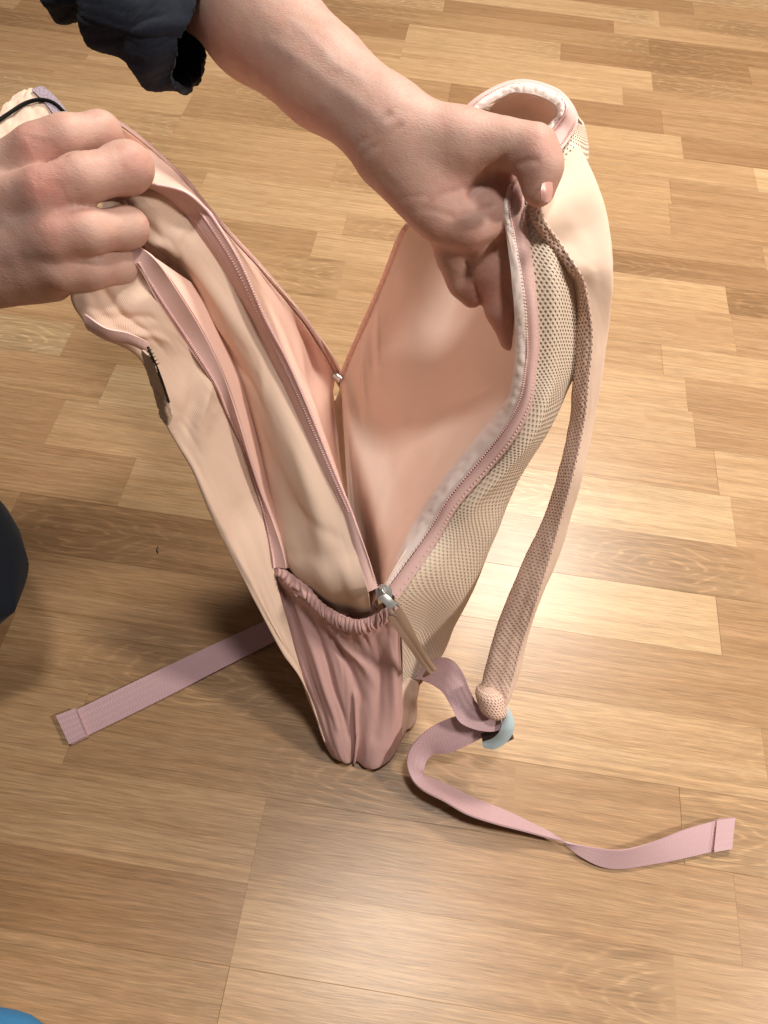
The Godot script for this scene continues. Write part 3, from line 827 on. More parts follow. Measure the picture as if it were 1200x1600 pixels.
	var rim := [Vector3(-0.0161, 0.2102, -0.2665), Vector3(-0.0309, 0.2320, -0.2878), Vector3(-0.0426, 0.2513, -0.3036), Vector3(-0.0573, 0.2743, -0.3189), Vector3(-0.0715, 0.2973, -0.3341), Vector3(-0.0860, 0.3252, -0.3470), Vector3(-0.0977, 0.3481, -0.3555), Vector3(-0.1114, 0.3736, -0.3628), Vector3(-0.1271, 0.4062, -0.3739), Vector3(-0.1402, 0.4292, -0.3781), Vector3(-0.1467, 0.4377, -0.3795), Vector3(-0.1549, 0.4522, -0.3723), Vector3(-0.1709, 0.4583, -0.3667), Vector3(-0.1867, 0.4595, -0.3656)]
	var far_rim := [Vector3(-0.0822, 0.2090, -0.4711), Vector3(-0.0872, 0.2163, -0.4728), Vector3(-0.1094, 0.2610, -0.4740), Vector3(-0.1273, 0.2889, -0.4746), Vector3(-0.1455, 0.3191, -0.4718), Vector3(-0.1624, 0.3494, -0.4652), Vector3(-0.1760, 0.3736, -0.4613), Vector3(-0.1836, 0.3917, -0.4570), Vector3(-0.1894, 0.4014, -0.4559), Vector3(-0.2028, 0.4280, -0.4448), Vector3(-0.2161, 0.4462, -0.4368), Vector3(-0.2294, 0.4510, -0.4374)]
	var far_out := [Vector3(-0.0790, 0.2079, -0.4696), Vector3(-0.0838, 0.2150, -0.4770), Vector3(-0.1060, 0.2598, -0.4792), Vector3(-0.1247, 0.2877, -0.4797), Vector3(-0.1437, 0.3179, -0.4768), Vector3(-0.1613, 0.3481, -0.4701), Vector3(-0.1752, 0.3723, -0.4663), Vector3(-0.1828, 0.3905, -0.4613), Vector3(-0.1886, 0.4002, -0.4602), Vector3(-0.2023, 0.4268, -0.4492), Vector3(-0.2161, 0.4449, -0.4419), Vector3(-0.2302, 0.4498, -0.4432)]
	var frows := [
		[Vector3(-0.0327, 0.0350, -0.3085), Vector3(-0.0483, 0.0300, -0.3257), Vector3(-0.0659, 0.0300, -0.3517), Vector3(-0.0794, 0.0400, -0.3893), Vector3(-0.0834, 0.0500, -0.4300)],
		[Vector3(-0.0183, 0.1815, -0.2659), Vector3(-0.0377, 0.1430, -0.3224), Vector3(-0.0587, 0.1320, -0.3800), Vector3(-0.0721, 0.1430, -0.4216), Vector3(-0.0811, 0.1595, -0.4551)],
		[rim[0], Vector3(-0.0443, 0.1870, -0.3332), Vector3(-0.0681, 0.1650, -0.3984), Vector3(-0.0816, 0.1705, -0.4442), Vector3(-0.0855, 0.2002, -0.4629)],
		[rim[2], Vector3(-0.0622, 0.2211, -0.3580), Vector3(-0.0803, 0.2035, -0.4096), Vector3(-0.0906, 0.2035, -0.4526), far_rim[1]],
		[rim[4], Vector3(-0.0853, 0.2695, -0.3802), Vector3(-0.0995, 0.2453, -0.4273), Vector3(-0.1070, 0.2356, -0.4695), far_rim[2]],
		[rim[6], Vector3(-0.1067, 0.3239, -0.3866), Vector3(-0.1152, 0.2998, -0.4238), Vector3(-0.1236, 0.2816, -0.4626), far_rim[3]],
		[rim[7], Vector3(-0.1185, 0.3542, -0.3907), Vector3(-0.1257, 0.3360, -0.4201), Vector3(-0.1397, 0.3119, -0.4642), far_rim[4]],
		[rim[8], Vector3(-0.1352, 0.3881, -0.3986), Vector3(-0.1448, 0.3663, -0.4295), Vector3(-0.1543, 0.3542, -0.4506), far_rim[5]],
		[rim[10], Vector3(-0.1570, 0.4171, -0.4073), Vector3(-0.1669, 0.3965, -0.4351), Vector3(-0.1735, 0.3881, -0.4482), far_rim[6]],
		[rim[11], Vector3(-0.1664, 0.4328, -0.4018), Vector3(-0.1763, 0.4147, -0.4294), Vector3(-0.1854, 0.4026, -0.4504), far_rim[8]],
		[rim[12], Vector3(-0.1859, 0.4389, -0.4013), Vector3(-0.1959, 0.4268, -0.4287), Vector3(-0.2011, 0.4244, -0.4438), far_rim[9]],
		[rim[13], Vector3(-0.2013, 0.4449, -0.3982), Vector3(-0.2119, 0.4389, -0.4229), Vector3(-0.2179, 0.4389, -0.4381), far_rim[10]]]
	var fl_ := noise(37, 1.0, 3)
	var fli := obj("front_lining", sheet(loft(frows, 44, 110, func(u: float, v: float):
		return 0.0009 * fl_.get_noise_2d(u * 3.0, v * 6.0) + fold(u, v, Vector2(0.30, 0.36), Vector2(0.75, 0.42), 0.02, 0.0022) + fold(u, v, Vector2(0.45, 0.36), Vector2(0.9, 0.31), 0.03, -0.0018)), 0.0008), M.front_lining, bag)
	fli.set_meta("label", "pink lining inside the front half")
	# zip tape on the near edge, coil along its outer border
	var zf := obj("zip_tape", band(seam, rim, 240, 0.0012, 0.0008, 6), M.pink_tape, bag)
	obj("zip_coil", teeth(rim, moved(rim, Vector3(0.01, 0.003, 0)), 300, Vector3(0.0006, 0.0017, 0.0013), 0.25), M.pink_coil, zf).set_meta("kind", "stuff")
	var mid1 := moved(mixed(seam, rim, 0.70), proud)
	obj("stitching", teeth(slice(mid1, 2, 13), moved(slice(rim, 2, 13), proud), 200, Vector3(0.0005, 0.0015, 0.0010), 0.0), M.pink_coil, zf).set_meta("kind", "stuff")
	var mid2 := moved(mixed(seam, rim, 0.25), proud)
	obj("stitching", teeth(slice(mid2, 2, 13), moved(slice(rim, 2, 13), proud), 170, Vector3(0.0006, 0.0004, 0.0006), 0.0), M.thread, zf).set_meta("kind", "stuff")
	var zo := obj("zip_tape", band(mixed(far_rim, far_out, 0.35), far_out, 160, 0.0014, 0.0006, 4), M.far_tape, bag)
	obj("zip_coil", teeth(far_out, moved(far_out, Vector3(0.01, 0.0, 0)), 260, Vector3(0.0006, 0.0014, 0.0012), 0.25), M.far_coil, zo).set_meta("kind", "stuff")

	# near gusset between the main zip and the front pocket
	var gut := [Vector3(-0.0603, 0.1000, -0.2741), Vector3(-0.0821, 0.1815, -0.2779), Vector3(-0.0949, 0.2035, -0.2926), Vector3(-0.1053, 0.2247, -0.3161), Vector3(-0.1125, 0.2453, -0.3303), Vector3(-0.1205, 0.2731, -0.3448), Vector3(-0.1341, 0.3082, -0.3614), Vector3(-0.1465, 0.3264, -0.3711), Vector3(-0.1611, 0.3578, -0.3715), Vector3(-0.1731, 0.3845, -0.3803), Vector3(-0.1746, 0.4050, -0.3691), Vector3(-0.1803, 0.4171, -0.3631), Vector3(-0.1865, 0.4292, -0.3662), Vector3(-0.1909, 0.4389, -0.3699), Vector3(-0.1965, 0.4437, -0.3720)]
	var edge := [Vector3(-0.0183, 0.1350, -0.2710), seam[0], seam[1], seam[2], seam[3], seam[4], seam[5], seam[6], seam[7], seam[8], seam[9], seam[10], seam[11], seam[12], seam[13]]
	var grows := []
	for i in gut.size():
		var a: Vector3 = gut[i]
		var c: Vector3 = edge[i]
		var out_ := Vector3(-0.05, 0.45, 0.89) * a.distance_to(c) * (0.22 if i > 4 else 0.03 + 0.038 * i)
		grows.append([a + Vector3(-0.004, -0.03, -0.02), a, a.lerp(c, 0.35) + out_, a.lerp(c, 0.72) + out_ * 1.1, c])
	var gn := noise(39, 1.0, 3)
	var gus := obj("side_gusset", sheet(loft(grows, 48, 150, func(u: float, v: float):
		var d := 0.0006 * gn.get_noise_2d(u * 2.5, v * 6.0)
		d += fold(u, v, Vector2(0.50, 0.03), Vector2(0.86, 0.34), 0.07, 0.0032)
		d += fold(u, v, Vector2(0.42, 0.30), Vector2(0.72, 0.08), 0.07, -0.0030)
		d += fold(u, v, Vector2(0.40, 0.80), Vector2(0.85, 0.55), 0.06, 0.0030)
		d += fold(u, v, Vector2(0.30, 0.72), Vector2(0.55, 0.45), 0.05, -0.0024)
		d += fold(u, v, Vector2(0.35, 0.95), Vector2(0.60, 0.74), 0.05, -0.0026)
		d += fold(u, v, Vector2(0.95, 0.73), Vector2(0.50, 0.69), 0.014, -0.0016)
		d += fold(u, v, Vector2(0.90, 0.50), Vector2(0.62, 0.42), 0.016, 0.0012)
		d += fold(u, v, Vector2(0.55, 0.22), Vector2(0.90, 0.16), 0.018, -0.0012)
		d += fold(u, v, Vector2(0.30, 0.90), Vector2(0.75, 0.86), 0.012, 0.0014)
		return d), 0.0012), M.beige, bag)


	# front pocket: lining deep in the gap, its zip tape, the beige front panel
	var ptr := [Vector3(-0.1654, 0.4316, -0.3378), Vector3(-0.1571, 0.4099, -0.3393), Vector3(-0.1475, 0.3748, -0.3428), Vector3(-0.1371, 0.3433, -0.3383), Vector3(-0.1297, 0.3119, -0.3327), Vector3(-0.1191, 0.2707, -0.3197), Vector3(-0.1127, 0.2477, -0.3128), Vector3(-0.1029, 0.2271, -0.3018), Vector3(-0.0936, 0.2090, -0.2883), Vector3(-0.0887, 0.1958, -0.2788)]
	var ptl := [Vector3(-0.1764, 0.4268, -0.3360), Vector3(-0.1675, 0.4026, -0.3331), Vector3(-0.1587, 0.3687, -0.3377), Vector3(-0.1429, 0.3360, -0.3335), Vector3(-0.1382, 0.3082, -0.3343), Vector3(-0.1302, 0.2780, -0.3329), Vector3(-0.1226, 0.2514, -0.3246), Vector3(-0.1133, 0.2271, -0.3101), Vector3(-0.1040, 0.2035, -0.2880), Vector3(-0.1014, 0.1925, -0.2796)]
	var gp := [gut[10], gut[9], gut[8], gut[7], gut[6], gut[5], gut[4], gut[3], gut[2], gut[1]]
	var drows := []
	for i in ptr.size():
		var a: Vector3 = ptr[i]
		var c: Vector3 = gp[i]
		var deep := Vector3(0.012, -0.065, -0.045)
		drows.append([a + Vector3(0.0004, -0.0015, -0.001), a.lerp(c, 0.08) + deep * 0.6, a.lerp(c, 0.5) + deep * 1.2, a.lerp(c, 0.92) + deep * 0.6, c + Vector3(-0.001, -0.004, -0.003)])
	obj("pocket_lining", sheet(loft(drows, 24, 70), 0.0008), M.front_lining, bag)
	var zp := obj("zip_tape", band([Vector3(-0.1952, 0.4268, -0.3447)] + ptl, [Vector3(-0.1854, 0.4328, -0.3493)] + ptr, 180, 0.0014, 0.0008, 8), M.pink_tape, bag)
	obj("zip_coil", teeth(moved(mixed(ptl, ptr, 0.22), proud), moved(ptr, proud), 230, Vector3(0.0006, 0.0014, 0.0010), 0.25), M.pink_coil, zp).set_meta("kind", "stuff")

	var sil := [Vector3(-0.2107, 0.4171, -0.3195), Vector3(-0.2092, 0.4050, -0.3162), Vector3(-0.1994, 0.3905, -0.3133), Vector3(-0.1838, 0.3784, -0.3169), Vector3(-0.1771, 0.3602, -0.3180), Vector3(-0.1724, 0.3300, -0.3104), Vector3(-0.1655, 0.3082, -0.3059), Vector3(-0.1556, 0.2840, -0.3011), Vector3(-0.1415, 0.2453, -0.2854), Vector3(-0.1325, 0.2211, -0.2783), Vector3(-0.1174, 0.1925, -0.2653), Vector3(-0.0998, 0.1540, -0.2512), Vector3(-0.0852, 0.1265, -0.2396), Vector3(-0.0708, 0.0990, -0.2325), Vector3(-0.0587, 0.0660, -0.2234), Vector3(-0.0448, 0.0330, -0.2024)]
	var inn := [ptl[0], Vector3(-0.1739, 0.4147, -0.3368), Vector3(-0.1675, 0.4026, -0.3331), Vector3(-0.1618, 0.3845, -0.3341), Vector3(-0.1551, 0.3578, -0.3380), Vector3(-0.1443, 0.3373, -0.3345), Vector3(-0.1402, 0.3179, -0.3342), Vector3(-0.1350, 0.2961, -0.3339), Vector3(-0.1226, 0.2514, -0.3246), Vector3(-0.1166, 0.2332, -0.3156), Vector3(-0.1067, 0.2114, -0.2934), Vector3(-0.0964, 0.1815, -0.2726), Vector3(-0.0834, 0.1430, -0.2505), Vector3(-0.0704, 0.0990, -0.2308), Vector3(-0.0538, 0.0550, -0.2115), Vector3(-0.0410, 0.0220, -0.1974)]
	var prow := []
	for i in sil.size():
		var a: Vector3 = sil[i]
		var c: Vector3 = inn[i]
		var o := Vector3(-0.35, 0.3, 0.89) * a.distance_to(c) * 0.20
		prow.append([a + Vector3(0.012, -0.012, -0.05), a, a.lerp(c, 0.4) + o, a.lerp(c, 0.75) + o * 0.8, c])
	var fp := noise(43, 1.0, 3)
	var front := obj("front_panel", sheet(loft(prow, 44, 150, func(u: float, v: float):
		var d := 0.0007 * fp.get_noise_2d(u * 3.0, v * 9.0)
		d += fold(u, v, Vector2(0.45, 0.06), Vector2(0.40, 0.22), 0.05, -0.004)
		d += fold(u, v, Vector2(0.62, 0.02), Vector2(0.66, 0.20), 0.04, 0.003)
		d += fold(u, v, Vector2(0.95, 0.30), Vector2(0.50, 0.40), 0.03, 0.0035)
		d += fold(u, v, Vector2(0.92, 0.35), Vector2(0.45, 0.47), 0.04, -0.003)
		d += fold(u, v, Vector2(0.34, 0.45), Vector2(0.42, 0.66), 0.03, -0.003)
		d += fold(u, v, Vector2(0.55, 0.52), Vector2(0.80, 0.66), 0.06, 0.002)
		d += fold(u, v, Vector2(0.98, 0.335), Vector2(0.62, 0.405), 0.012, -0.0022)
		d += fold(u, v, Vector2(0.40, 0.10), Vector2(0.85, 0.16), 0.016, 0.0020)
		d += fold(u, v, Vector2(0.35, 0.14), Vector2(0.80, 0.22), 0.014, -0.0018)
		d += fold(u, v, Vector2(0.36, 0.60), Vector2(0.52, 0.80), 0.016, -0.0016)
		return d), 0.0012), M.beige, bag)
	# small zipped pocket low on the front panel, crumpled under the fist
	obj("pocket_edge", band([Vector3(-0.1963, 0.4171, -0.3008), Vector3(-0.1849, 0.4111, -0.2983), Vector3(-0.1748, 0.4050, -0.3026), Vector3(-0.1658, 0.3953, -0.3067)], [Vector3(-0.1981, 0.4026, -0.3027), Vector3(-0.1882, 0.3965, -0.3026), Vector3(-0.1767, 0.3929, -0.3055), Vector3(-0.1676, 0.3857, -0.3072)], 40, 0.0012, 0.002, 6), M.pink_tape, front)
	obj("label_patch", sheet(loft([[Vector3(-0.1684, 0.3941, -0.3010), Vector3(-0.1629, 0.3978, -0.2958), Vector3(-0.1581, 0.3978, -0.2926)], [Vector3(-0.1688, 0.3784, -0.3003), Vector3(-0.1631, 0.3820, -0.2957), Vector3(-0.1569, 0.3832, -0.2916)], [Vector3(-0.1670, 0.3615, -0.2985), Vector3(-0.1619, 0.3651, -0.2961), Vector3(-0.1575, 0.3675, -0.2948)], [Vector3(-0.1679, 0.3469, -0.2996), Vector3(-0.1600, 0.3530, -0.2925), Vector3(-0.1573, 0.3566, -0.2941)], [Vector3(-0.1684, 0.3348, -0.3003), Vector3(-0.1609, 0.3385, -0.2920), Vector3(-0.1582, 0.3445, -0.2949)]], 12, 40, func(u: float, v: float): return 0.0008 * fp.get_noise_2d(u * 3.0, v * 9.0 + 7.0)), 0.0014), M.label_patch, front)
	obj("small_zip", tube([Vector3(-0.1617, 0.4026, -0.2963), Vector3(-0.1586, 0.3990, -0.2923), Vector3(-0.1578, 0.3917, -0.2925), Vector3(-0.1560, 0.3796, -0.2911), Vector3(-0.1569, 0.3590, -0.2941)], 0.0008, 50, 6), M.dark_metal, front)
	obj("small_zip", teeth([Vector3(-0.1596, 0.4050, -0.2926), Vector3(-0.1554, 0.3953, -0.2894)], [Vector3(-0.1574, 0.4050, -0.2951), Vector3(-0.1531, 0.3953, -0.2919)], 5, Vector3(0.0006, 0.0022, 0.0006), 0.5), M.dark_metal, front).set_meta("kind", "stuff")

	# --- stretch side pocket with gathered elastic
	var et := [Vector3(-0.1056, 0.1930, -0.2868), Vector3(-0.0878, 0.1920, -0.2782), Vector3(-0.0699, 0.1880, -0.2696), Vector3(-0.0583, 0.1820, -0.2616), Vector3(-0.0485, 0.1780, -0.2580), Vector3(-0.0379, 0.1750, -0.2556), Vector3(-0.0276, 0.1740, -0.2550), Vector3(-0.0180, 0.1770, -0.2586), Vector3(-0.0089, 0.1830, -0.2633), Vector3(-0.0009, 0.1920, -0.2675)]
	var eb := [Vector3(-0.1038, 0.1850, -0.2811), Vector3(-0.0879, 0.1820, -0.2714), Vector3(-0.0708, 0.1760, -0.2620), Vector3(-0.0568, 0.1680, -0.2552), Vector3(-0.0470, 0.1620, -0.2524), Vector3(-0.0362, 0.1590, -0.2499), Vector3(-0.0254, 0.1580, -0.2505), Vector3(-0.0146, 0.1620, -0.2539), Vector3(-0.0054, 0.1700, -0.2584), Vector3(0.0027, 0.1800, -0.2617)]
	var gath := noise(45, 1.0, 2)
	obj("elastic", band(et, eb, 360, 0.0016, 0.0030, 10, func(s: float, t: float):
		var ph := t * 170.0 + 7.0 * gath.get_noise_2d(t * 9.0, s * 0.7) + 1.2 * sin(s * 5.0 + t * 40.0)
		return 0.0014 * sin(PI * clampf(s, 0.08, 0.92)) * sin(ph)), M.mauve, bag)
	var krows := [
		eb,
		[Vector3(-0.0989, 0.1620, -0.2754), Vector3(-0.0847, 0.1600, -0.2683), Vector3(-0.0691, 0.1550, -0.2606), Vector3(-0.0556, 0.1480, -0.2529), Vector3(-0.0455, 0.1430, -0.2494), Vector3(-0.0346, 0.1400, -0.2479), Vector3(-0.0236, 0.1390, -0.2491), Vector3(-0.0126, 0.1440, -0.2521), Vector3(-0.0020, 0.1500, -0.2569), Vector3(0.0057, 0.1560, -0.2595)],
		[Vector3(-0.0844, 0.1280, -0.2513), Vector3(-0.0738, 0.1320, -0.2484), Vector3(-0.0607, 0.1300, -0.2445), Vector3(-0.0483, 0.1240, -0.2411), Vector3(-0.0377, 0.1190, -0.2392), Vector3(-0.0279, 0.1170, -0.2393), Vector3(-0.0173, 0.1170, -0.2410), Vector3(-0.0061, 0.1190, -0.2449), Vector3(0.0042, 0.1220, -0.2483), Vector3(0.0101, 0.1240, -0.2513)],
		[Vector3(-0.0717, 0.0920, -0.2304), Vector3(-0.0633, 0.0980, -0.2283), Vector3(-0.0524, 0.0960, -0.2262), Vector3(-0.0416, 0.0900, -0.2245), Vector3(-0.0313, 0.0860, -0.2230), Vector3(-0.0225, 0.0840, -0.2240), Vector3(-0.0114, 0.0840, -0.2246), Vector3(0.0003, 0.0850, -0.2285), Vector3(0.0102, 0.0850, -0.2336), Vector3(0.0157, 0.0840, -0.2389)],
		[Vector3(-0.0585, 0.0560, -0.2151), Vector3(-0.0522, 0.0640, -0.2134), Vector3(-0.0438, 0.0640, -0.2113), Vector3(-0.0344, 0.0600, -0.2095), Vector3(-0.0259, 0.0560, -0.2099), Vector3(-0.0191, 0.0520, -0.2111), Vector3(-0.0075, 0.0530, -0.2103), Vector3(0.0047, 0.0530, -0.2134), Vector3(0.0148, 0.0500, -0.2207), Vector3(0.0204, 0.0460, -0.2294)],
		[Vector3(-0.0476, 0.0260, -0.2011), Vector3(-0.0420, 0.0330, -0.1970), Vector3(-0.0358, 0.0360, -0.1948), Vector3(-0.0293, 0.0340, -0.1941), Vector3(-0.0225, 0.0290, -0.1954), Vector3(-0.0171, 0.0240, -0.1989), Vector3(-0.0054, 0.0280, -0.1949), Vector3(0.0064, 0.0290, -0.1977), Vector3(0.0161, 0.0250, -0.2062), Vector3(0.0225, 0.0200, -0.2183)],
		[Vector3(-0.0360, 0.0060, -0.1922), Vector3(-0.0325, 0.0120, -0.1893), Vector3(-0.0286, 0.0140, -0.1876), Vector3(-0.0238, 0.0120, -0.1872), Vector3(-0.0200, 0.0090, -0.1897), Vector3(-0.0164, 0.0060, -0.1935), Vector3(-0.0052, 0.0090, -0.1868), Vector3(0.0052, 0.0100, -0.1882), Vector3(0.0137, 0.0080, -0.1959), Vector3(0.0197, 0.0040, -0.2069)],
		[Vector3(-0.0314, 0.0020, -0.2006), Vector3(-0.0289, 0.0020, -0.1998), Vector3(-0.0255, 0.0030, -0.1977), Vector3(-0.0223, 0.0030, -0.1970), Vector3(-0.0200, 0.0030, -0.1973), Vector3(-0.0168, 0.0020, -0.2005), Vector3(-0.0064, 0.0030, -0.1959), Vector3(0.0030, 0.0030, -0.1974), Vector3(0.0094, 0.0030, -0.2032), Vector3(0.0132, 0.0020, -0.2113)]]
	var pk := noise(47, 1.0, 3)
	obj("side_pocket", sheet(loft(krows, 110, 110, func(u: float, v: float):
		var fan := exp(-v * 4.5)
		var ph := u * 46.0 + 6.0 * pk.get_noise_2d(u * 3.0, v * 1.2)
		var d := 0.0011 * fan * sin(ph)
		d += 0.0005 * pk.get_noise_2d(u * 7.0, v * 2.2)
		d += fold(u, v, Vector2(0.545, 0.42), Vector2(0.55, 1.0), 0.020, -0.0065)
		d += fold(u, v, Vector2(0.34, 0.06), Vector2(0.60, 0.42), 0.040, 0.0042)
		d += fold(u, v, Vector2(0.44, 0.05), Vector2(0.72, 0.36), 0.030, -0.0036)
		d += fold(u, v, Vector2(0.80, 0.10), Vector2(0.72, 0.62), 0.040, 0.0036)
		d += fold(u, v, Vector2(0.90, 0.12), Vector2(0.84, 0.7), 0.040, -0.0030)
		d += fold(u, v, Vector2(0.22, 0.10), Vector2(0.42, 0.62), 0.030, 0.0030)
		d += fold(u, v, Vector2(0.14, 0.12), Vector2(0.30, 0.60), 0.030, -0.0030)
		d += fold(u, v, Vector2(0.06, 0.10), Vector2(0.18, 0.70), 0.030, 0.0024)
		return d), 0.0012), M.mauve, bag)
	obj("pocket_band", band([Vector3(-0.0834, 0.1830, -0.2845), Vector3(-0.0695, 0.1760, -0.2790), Vector3(-0.0591, 0.1680, -0.2732), Vector3(-0.0452, 0.1630, -0.2688), Vector3(-0.0335, 0.1630, -0.2679), Vector3(-0.0236, 0.1670, -0.2705), Vector3(-0.0203, 0.1750, -0.2739)], [Vector3(-0.0838, 0.1600, -0.2893), Vector3(-0.0691, 0.1550, -0.2794), Vector3(-0.0581, 0.1500, -0.2719), Vector3(-0.0448, 0.1460, -0.2666), Vector3(-0.0328, 0.1450, -0.2656), Vector3(-0.0212, 0.1500, -0.2687), Vector3(-0.0145, 0.1580, -0.2753)], 60, 0.0012, 0.001, 6, func(s: float, t: float): return 0.0008 * sin(t * 26.0)), M.mauve, bag)
	# bottom, beige corner under the mesh, far gusset
	obj("bag_base", sheet(loft([
		[Vector3(0.0128, 0.0620, -0.2558), Vector3(0.0210, 0.0580, -0.2587), Vector3(0.0323, 0.0500, -0.2699), Vector3(0.02, 0.04, -0.36), Vector3(-0.05, 0.04, -0.44)],
		[Vector3(0.0184, 0.0400, -0.2341), Vector3(0.0259, 0.0340, -0.2448), Vector3(0.0319, 0.0280, -0.2592), Vector3(0.012, 0.02, -0.36), Vector3(-0.06, 0.02, -0.44)],
		[Vector3(0.0222, 0.0180, -0.2176), Vector3(0.0271, 0.0140, -0.2288), Vector3(0.0299, 0.0100, -0.2430), Vector3(0.005, 0.006, -0.36), Vector3(-0.07, 0.006, -0.44)],
		[Vector3(0.0119, 0.0030, -0.2024), Vector3(0.0115, 0.0020, -0.2147), Vector3(-0.006, 0.002, -0.25), Vector3(-0.03, 0.002, -0.36), Vector3(-0.085, 0.003, -0.44)],
		[Vector3(-0.0229, 0.0030, -0.1969), Vector3(-0.0244, 0.0020, -0.2059), Vector3(-0.05, 0.002, -0.25), Vector3(-0.08, 0.002, -0.35), Vector3(-0.11, 0.003, -0.43)]], 40, 30, func(u: float, v: float): return 0.001 * pk.get_noise_2d(u * 5.0, v * 4.0)), 0.0015), M.beige, bag)
	obj("far_gusset", sheet(loft([
		[far_out[7], (far_out[7] as Vector3) + Vector3(-0.004, -0.02, -0.002), (far_out[7] as Vector3) + Vector3(-0.012, -0.04, -0.002)],
		[far_out[5], (far_out[5] as Vector3) + Vector3(-0.002, -0.025, -0.002), (far_out[5] as Vector3) + Vector3(-0.010, -0.05, 0.0)],
		[far_out[2], (far_out[2] as Vector3) + Vector3(0.004, -0.03, -0.002), (far_out[2] as Vector3) + Vector3(0.004, -0.06, 0.0)],
		[far_out[0], Vector3(-0.0785, 0.1892, -0.4776), tape[29]],
		[Vector3(-0.100, 0.14, -0.445), Vector3(-0.075, 0.14, -0.460), Vector3(-0.055, 0.14, -0.45)],
		[Vector3(-0.11, 0.004, -0.43), Vector3(-0.08, 0.004, -0.45), Vector3(-0.05, 0.006, -0.44)]], 16, 50), 0.0012), M.lining, bag)
	obj("front_underside", sheet(loft([
		[Vector3(-0.2226, 0.3784, -0.3634), Vector3(-0.2412, 0.3845, -0.4327), Vector3(-0.2439, 0.4207, -0.4612)],
		[Vector3(-0.1794, 0.2876, -0.3463), Vector3(-0.2041, 0.2937, -0.4456), Vector3(-0.2080, 0.3784, -0.4717)],
		[Vector3(-0.1451, 0.2090, -0.3134), Vector3(-0.1725, 0.2090, -0.4473), Vector3(-0.1769, 0.3239, -0.4762)],
		[Vector3(-0.0980, 0.1320, -0.2649), Vector3(-0.1072, 0.1200, -0.3370), Vector3(-0.13, 0.16, -0.43)],
		[Vector3(-0.0427, 0.0200, -0.2067), Vector3(-0.09, 0.02, -0.33), Vector3(-0.11, 0.01, -0.43)]], 20, 40), 0.0012), M.beige, bag)
	# top corner of the front half with a glitter print, behind the fist
	var top_ := obj("top_panel", sheet(loft([
		[Vector3(-0.2536, 0.4632, -0.3718), Vector3(-0.2299, 0.4590, -0.3536), Vector3(-0.2100, 0.4626, -0.3665)],
		[Vector3(-0.2637, 0.4663, -0.3843), Vector3(-0.2429, 0.4662, -0.3827), Vector3(-0.2220, 0.4685, -0.3902)],
		[Vector3(-0.2648, 0.4707, -0.4011), Vector3(-0.2502, 0.4714, -0.4032), Vector3(-0.2345, 0.4727, -0.4068)],
		[Vector3(-0.2590, 0.4736, -0.4117), Vector3(-0.2519, 0.4749, -0.4160), Vector3(-0.2431, 0.4747, -0.4149)]], 30, 30, func(u: float, v: float): return 0.001 * pk.get_noise_2d(u * 4.0 + 9.0, v * 4.0)), 0.003), M.beige, bag)
	obj("glitter_print", sheet(loft([
		[Vector3(-0.2225, 0.4692, -0.3843), Vector3(-0.2197, 0.4696, -0.3861), Vector3(-0.2179, 0.4701, -0.3877)],
		[Vector3(-0.2317, 0.4718, -0.3948), Vector3(-0.2283, 0.4724, -0.3971), Vector3(-0.2253, 0.4728, -0.3985)],
		[Vector3(-0.2406, 0.4740, -0.4041), Vector3(-0.2369, 0.4749, -0.4069), Vector3(-0.2345, 0.4751, -0.4078)],
		[Vector3(-0.2516, 0.4763, -0.4126), Vector3(-0.2465, 0.4771, -0.4158), Vector3(-0.2420, 0.4766, -0.4136)]], 10, 30), 0.0016), M.glitter, top_)
	# --- zip sliders
	var sl := obj("zip_slider", band([Vector3(-0.0164, 0.2230, -0.2576), Vector3(-0.0136, 0.2260, -0.2607), Vector3(-0.0095, 0.2260, -0.2615), Vector3(-0.0062, 0.2220, -0.2604)], [Vector3(-0.0133, 0.2120, -0.2531), Vector3(-0.0106, 0.2140, -0.2541), Vector3(-0.0068, 0.2140, -0.2542), Vector3(-0.0037, 0.2120, -0.2536)], 20, 0.0034, 0.0016, 8), M.metal, bag)
	obj("bridge", tube([Vector3(-0.0133, 0.2270, -0.2581), Vector3(-0.0121, 0.2330, -0.2541), Vector3(-0.0097, 0.2320, -0.2509), Vector3(-0.0080, 0.2260, -0.2511)], 0.0015, 20, 8), M.metal, sl)
	obj("pull_tab", band([Vector3(-0.0093, 0.2325, -0.2512), Vector3(-0.0042, 0.2290, -0.2497), Vector3(-0.0000, 0.2250, -0.2483)], [Vector3(-0.0129, 0.2315, -0.2475), Vector3(-0.0082, 0.2280, -0.2449), Vector3(-0.0040, 0.2240, -0.2434)], 16, 0.0016, 0.0003, 6), M.metal, sl)
	obj("pull_loop", tube([Vector3(-0.0000, 0.2250, -0.2483), Vector3(0.0037, 0.2210, -0.2472), Vector3(0.0047, 0.2180, -0.2447), Vector3(0.0016, 0.2170, -0.2431), Vector3(-0.0018, 0.2200, -0.2432), Vector3(-0.0040, 0.2240, -0.2434)], 0.0011, 30, 8), M.metal, sl)
	var ra := [Vector3(0.0035, 0.2260, -0.2458), Vector3(0.0099, 0.2120, -0.2443), Vector3(0.0191, 0.1850, -0.2436), Vector3(0.0301, 0.1550, -0.2427), Vector3(0.0404, 0.1320, -0.2422)]
	var rb := [Vector3(-0.0022, 0.2190, -0.2431), Vector3(0.0058, 0.2020, -0.2410), Vector3(0.0175, 0.1720, -0.2415), Vector3(0.0280, 0.1470, -0.2413), Vector3(0.0377, 0.1300, -0.2403)]
	obj("pull_ribbon", band(ra, rb, 60, 0.0012, 0.0006, 8), M.taupe, sl)
